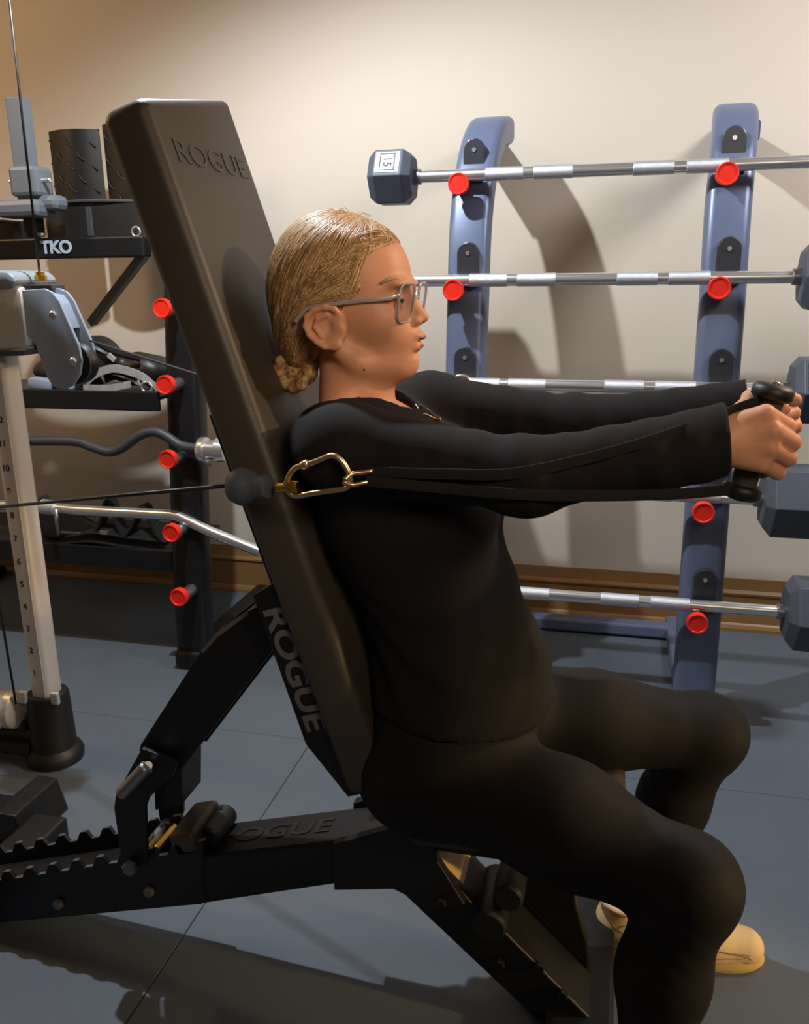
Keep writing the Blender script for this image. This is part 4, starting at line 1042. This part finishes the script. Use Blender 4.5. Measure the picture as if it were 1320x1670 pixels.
for k in range(14):   # loose fly-away hairs over the crown
    x_ = random.uniform(490, 590); p = onhead(Vector((x_-548, random.uniform(-30, 30), 100)), -0.001); L = random.uniform(0.012, 0.026)
    tube(b, spline([p, (p[0]+L*0.5, p[1], p[2]+0.003+random.random()*0.003), (p[0]+L, p[1], p[2]+random.uniform(-0.004, 0.002))], 3), 0.0003, 3)
o = obj('loose_hairs', b, M_hair, person); o['kind'] = 'stuff'
# ---- face details
BB, BO = bvh(body)
for s in (-1, 1):
    e = Vector(hn(643.5, 489.5, s*0.0315))
    b = B(); bmesh.ops.create_uvsphere(b, u_segments=20, v_segments=14, radius=0.0118, matrix=Matrix.Translation(e)); ey = obj('eyeball', b, M_white, person, True)
    b = B(); lathe(b, e+Vector((0.0104, s*0.001, -0.001)), e+Vector((0.03, s*0.001, -0.001)), [(0, 0.0052), (0.0012, 0.0045), (0.0018, 0)], 16); obj('iris', b, M_iris, ey, True)
    b = B()
    tube(b, spline([hn(620, 463, s*0.0565), hn(636, 455, s*0.050), hn(652, 455, s*0.038), hn(662, 461, s*0.022)], 5), 0.0030, 6, scale=[0.4+0.8*sin(pi*min(1, (i+1)/17)) for i in range(16)]); obj('eyebrow', b, M_hair, person, True)
    b = B(); tube(b, spline([hn(640, 490, s*0.0455), hn(650, 489.5, s*0.0425), hn(658, 490, s*0.0325), hn(658, 491, s*0.022)], 4), 0.0011, 5); obj('eyelashes', b, M_iris, person, True)
b = B(); bmesh.ops.create_uvsphere(b, u_segments=8, v_segments=6, radius=0.0018, matrix=Matrix.Translation(BB.find_nearest(Vector(hn(595, 605, -0.06))-BO)[0]+BO)); obj('mole', b, M_iris, person, True)
# lips: tinted skins just proud of the mouth
f = Field((-0.30, 1.21, 1.14), (-0.25, 1.29, 1.21), 0.0011)
f.ell(h(684.0, 549.5), (0.0100, 0.0150, 0.0046), 0.002); f.ell(h(681.0, 563.5), (0.0092, 0.0140, 0.0050), 0.002)
f.ell(h(692, 556), (0.013, 0.019, 0.0013), 0.002, op='sub')
mesh_obj('lips', [f.mesh()], M_lip, person)
# ---- shoes
def shoe(base, name_label):
    x, y, z = base
    f = Field((x-0.10, y-0.07, 0.0), (x+0.26, y+0.07, 0.16), 0.0028)
    f.chain([(x-0.042, y, 0.045), (x+0.03, y, 0.042), (x+0.13, y-0.004, 0.038), (x+0.195, y-0.002, 0.032)], [0.040, 0.040, 0.045, 0.036], 0.02)
    f.cone((x-0.030, y, 0.06), (x-0.032, y, 0.095), 0.038, 0.040, 0.02)
    f.cone((x+0.02, y, 0.075), (x+0.12, y, 0.045), 0.034, 0.034, 0.02)
    f.cone((x-0.005, y, 0.085), (x-0.010, y, 0.16), 0.038, 0.040, 0.006, op='sub')
    f.half((0, 0, 0.022), (0, 0, -1))
    up = mesh_obj('shoe', [f.mesh()], M_shoe, person, name_label)
    pts = []
    for a in np.linspace(0, 2*pi, 40, endpoint=False):
        cx_ = x+0.075; rx = 0.158 if cos(a) > 0 else 0.160; ry = 0.046+0.008*cos(a)
        pts.append((cx_+rx*cos(a)*abs(cos(a))**-0.25 if abs(cos(a)) > 1e-3 else cx_, y+ry*sin(a)))
    b = B(); lo = [b.verts.new((p[0], p[1], 0.006)) for p in pts]; l1 = [b.verts.new((x+0.075+(p[0]-x-0.075)*1.01, y+(p[1]-y)*1.02, 0.012)) for p in pts]; hi = [b.verts.new((x+0.075+(p[0]-x-0.075)*0.96, y+(p[1]-y)*0.94, 0.026+0.006*abs((p[0]-x-0.075)/0.16)**2)) for p in pts]
    g0 = [b.verts.new((x+0.075+(p[0]-x-0.075)*0.97, y+(p[1]-y)*0.97, 0.0)) for p in pts]
    n = len(pts)
    for i in range(n):
        j = (i+1) % n
        for A_, B_ in ((g0, lo), (lo, l1), (l1, hi)): b.faces.new((A_[i], A_[j], B_[j], B_[i]))
    b.faces.new(hi); b.faces.new(list(reversed(g0))); bmesh.ops.recalc_face_normals(b, faces=b.faces)
    obj('sole', b, M_sole, up, True, angle=40)
    from mathutils.bvhtree import BVHTree
    bv = BVHTree.FromPolygons([v.co.copy() for v in up.data.vertices], [tuple(p.vertices) for p in up.data.polygons]); uo = world_loc(up)
    for s in (-1, 1):
        for k, pl in enumerate((((-0.07, 0.050), (-0.02, 0.075), (0.05, 0.052), (0.10, 0.045)), ((-0.075, 0.080), (-0.03, 0.058), (0.02, 0.045)), ((0.08, 0.050), (0.14, 0.062), (0.19, 0.050), (0.215, 0.038)), ((0.09, 0.034), (0.15, 0.036), (0.20, 0.036)), ((0.02, 0.075), (0.08, 0.040), (0.10, 0.028)), ((0.12, 0.074), (0.17, 0.058), (0.21, 0.055)))):
            pp = []
            for (dx, zc) in pl:
                rad = 0.0415 if dx < 0.12 else 0.0415-(dx-0.12)*0.12
                vz = zc-0.042; yy = s*sqrt(max(0.0004, rad**2-vz**2)); pp.append((x+dx, y+yy, zc))
            pp = [bv.find_nearest(Vector((q[0], y+s*0.08, q[2]))-uo)[0]+uo for q in spline(pp, 5)]
            b = B(); tube(b, pp, 0.0016, 5); obj('piping', b, M_shoed, up, True)
    b = B()
    cpt = [(x-0.034+0.043*cos(a), y+0.043*sin(a), 0.098+0.006*cos(a)*-1) for a in np.linspace(0, 2*pi, 24, endpoint=False)]
    tube(b, cpt, 0.0065, 8, True); obj('collar', b, M_shoel, up, True, label='padded ankle collar')
    return up
shoe((FA[0]+0.012, FA[1], 0), 'cream running shoe')
shoe((NA[0]+0.012, NA[1], 0), 'cream running shoe')

# ---- glasses (worn: a thing of its own)
gl = thing('glasses', 'clear-framed eyeglasses on the face of the woman', 'glasses', Vector(h(660, 490)))
def rimpts(s):
    pts = []
    for cx_, cz_, a0 in ((0.012, 0.010, 0), (-0.012, 0.010, pi/2), (-0.010, -0.010, pi), (0.010, -0.010, 1.5*pi)):
        for k in range(6):
            a = a0+k*pi/10; pts.append((0.033*s+cx_+0.0125*cos(a), cz_+0.0135*sin(a)))
    o_ = Vector(h(679, 493))
    return [Vector((o_.x-abs(yy)*0.22+max(0, yy)*0.22+zz_*0.16, CY+yy, o_.z+zz_*1.12)) for yy, zz_ in pts]
for s in (-1, 1):
    R = rimpts(s)
    b = B(); sweep(b, R, rrect(0.0045, 0.0032, 0.001, 2), closed=True); obj('rim', b, M_clear, gl, True, angle=60)
    b = B(); b.faces.new([b.verts.new(p) for p in R]); g = bmesh.ops.extrude_face_region(b, geom=b.faces[:]); bmesh.ops.translate(b, vec=(0.0008, 0, 0), verts=[v for v in g['geom'] if isinstance(v, bmesh.types.BMVert)])
    bmesh.ops.recalc_face_normals(b, faces=b.faces); obj('lens', b, M_lens, gl)
    b = B(); p0 = Vector(h(679, 493)); p0 = Vector((p0.x-0.0565*0.22, CY+s*0.0575, p0.z+0.012))
    sweep(b, [p0, Vector(h(655, 484, s*0.064)), Vector(h(600, 489, s*0.074)), Vector(h(552, 495, s*0.083)), Vector(h(530, 500, s*0.081)), Vector(h(512, 520, s*0.079))], rrect(0.0030, 0.0058, 0.001, 2), side=(0, 1, 0)); obj('temple', b, M_clear, gl, True, angle=60)
    b = B(); bmesh.ops.create_uvsphere(b, u_segments=8, v_segments=6, radius=0.0016, matrix=Matrix.Translation(p0+Vector((0.001, s*0.002, 0)))); obj('hinge_screw', b, M_chrome, gl)
b = B(); o_ = Vector(h(679, 488)); tube(b, spline([(o_.x-0.002, CY-0.011, o_.z), (o_.x+0.003, CY, o_.z+0.004), (o_.x-0.002, CY+0.011, o_.z)], 4), 0.0020, 8); obj('bridge', b, M_clear, gl, True)
# ---- necklace
nk = thing('necklace', 'thin gold necklace with a small oval pendant at the neckline', 'necklace', Vector(h(690, 680)))
TB, TO = bvh(top_o)
def onskin(p, lift=0.0012):
    p = Vector(p); best = None
    for T_, O_ in ((TB, TO), (BB, BO)):
        q, n_, _, dd = T_.find_nearest(p-O_)
        q = q+O_+n_*lift
        if best is None or (q-Vector((-0.36, CY, 1.06))).length > (best-Vector((-0.36, CY, 1.06))).length: best = q
    return best
b = B(); tube(b, [onskin(q) for q in spline([hn(590, 668, -0.055), hn(622, 668, -0.050), hn(648, 668, -0.038), hn(672, 676, -0.024), hn(692, 686, -0.012), h(704, 692, 0.0), h(690, 676, 0.012), h(668, 662, 0.03)], 6)], 0.0009, 6); obj('chain', b, M_gold, nk, True)
b = B(); p = onskin(h(706, 694, -0.004), 0.003); lathe(b, p+Vector((0.001, 0.001, 0)), p+Vector((-0.001, -0.002, 0.0005))*1.0, [(0, 0), (0, 0.005), (0.001, 0.0055), (0.002, 0.005), (0.002, 0)], 18); obj('pendant', b, M_gold, nk, True, angle=40)

# ================================================================== HANDLES, STRAPS, CARABINERS
def handle(A, Bp, label):
    A = Vector(A); Bp = Vector(Bp); d = (Bp-A).normalized(); L = (Bp-A).length
    t = thing('cable_attachment', label, 'handle', A)
    b = B(); cyl(b, A, Bp, 0.0165, 24); obj('grip', b, M_foam, t, True, angle=40)
    for p, s in ((A, -1), (Bp, 1)):
        b = B(); lathe(b, p-d*s*0.004, p+d*s, [(0, 0.010), (0.0, 0.022), (0.004, 0.0255), (0.014, 0.0255), (0.019, 0.020), (0.020, 0)], 26); cp = obj('end_cap', b, M_black, t, True, angle=50)
        b = B(); q = p+d*s*0.014; cyl(b, q, q+d*s*0.005, 0.006, 12, 0.001); obj('cap_bolt', b, M_gold, cp, True, angle=40)
    return t
NA0, NB0 = (0.170, 1.150, 1.000), (0.194, 1.150, 1.118)
handle(NA0, NB0, 'black foam cable handle held in the nearer hand')
FA0, FB0 = (0.204, 1.292, 1.0), (0.218, 1.292, 1.100)
handle(FA0, FB0, 'black foam cable handle held in the farther hand')
def strap(pts, label):
    b = B(); path = spline(pts, 8); sweep(b, path, rrect(0.014, 0.003, 0.0012, 2), side=(0, 0, 1)); o = obj('nylon_strap', b, M_strap, None, True, angle=50)
    return tag(o, label, 'strap')
strap([(-0.298, 1.015, 1.018), (-0.20, 1.006, 1.016), (-0.08, 1.008, 1.012), (0.06, 1.062, 1.006), (0.150, 1.128, 1.000), (0.170, 1.15, 1.001)], 'black strap running under the nearer arm to the lower end cap')
strap([(-0.298, 1.018, 1.030), (-0.20, 1.010, 1.033), (-0.10, 1.008, 1.040), (0.04, 1.055, 1.072), (0.16, 1.128, 1.108), (0.194, 1.15, 1.117)], 'black strap running over the nearer arm to the upper end cap')
strap([(-0.262, 1.475, 1.066), (-0.14, 1.478, 1.05), (0.05, 1.44, 1.060), (0.17, 1.345, 1.092), (0.218, 1.292, 1.100)], 'black strap running along the outside of the farther arm to its handle')
strap([(-0.262, 1.475, 1.056), (-0.14, 1.478, 1.00), (0.05, 1.43, 0.985), (0.17, 1.335, 1.0), (0.204, 1.292, 1.000)], 'black strap running under the farther arm to its handle')
def carabiner(pix, Y, label, r=0.0037):
    t = thing('carabiner', label, 'carabiner', at(*pix[0], Y))
    b = B(); P_ = spline([at(a, c_, Y) for a, c_ in pix]+[at(*pix[0], Y)], 4)[:-1]; tube(b, P_, r, 10, True); obj('snap_link', b, M_gold, t, True)
    return t
cb = carabiner([(466, 790), (474, 772), (484, 762), (500, 758), (520, 751), (541, 743), (556, 750), (568, 768), (572, 785), (565, 796), (545, 800), (515, 804), (485, 809), (473, 804)], 1.005, 'gold steel carabiner hanging before the black sleeve, hooked to the ball stop')
b = B(); cyl(b, at(492, 760, 1.005), at(503, 756, 1.005), 0.0058, 12, 0.001); obj('gate_sleeve', b, M_gold, cb, True)
t = thing('shackle', 'small steel shackle with two prongs linking carabiner and straps', 'shackle', at(575, 780, 1.01))
b = B(); tube(b, spline([at(608, 768, 1.012), at(588, 771, 1.008), at(574, 773, 1.004), at(562, 783, 0.997)], 5), 0.0032, 10); tube(b, spline([at(560, 786, 0.998), at(575, 791, 1.004), at(590, 788, 1.008), at(600, 786, 1.012)], 5), 0.0032, 10); obj('bow', b, M_gold, t, True)
fc = carabiner([(735, 628), (738, 620), (748, 614), (760, 615), (768, 622), (766, 632), (750, 636)], 1.478, 'chrome carabiner on the farther shoulder, seen against the third barbell', 0.0036)
for ch in fc.children: ch.data.materials.clear(); ch.data.materials.append(M_chrome)
# ball stop and crimp
t = thing('ball_stop', 'dark rubber ball stop on the cable before the pad', 'cable stop', at(400, 795, 1.02))
b = B(); a1, a2 = at(374, 793, 1.03), at(460, 795, 1.01)
lathe(b, a1, a2, [(0, 0.004), (0.002, 0.012), (0.010, 0.022), (0.022, 0.026), (0.034, 0.023), (0.042, 0.017), (0.048, 0.0155), (0.064, 0.0155), (0.066, 0.012), (0.066, 0)], 28); obj('rubber_ball', b, M_hex, t, True, angle=60)
b = B(); cyl(b, at(452, 796, 1.011), at(474, 795, 1.006), 0.0062, 14, 0.001); box(b, at(478, 794, 1.005), (0.014, 0.013, 0.014), 0.002); obj('brass_crimp', b, M_brass, t, True, angle=40)
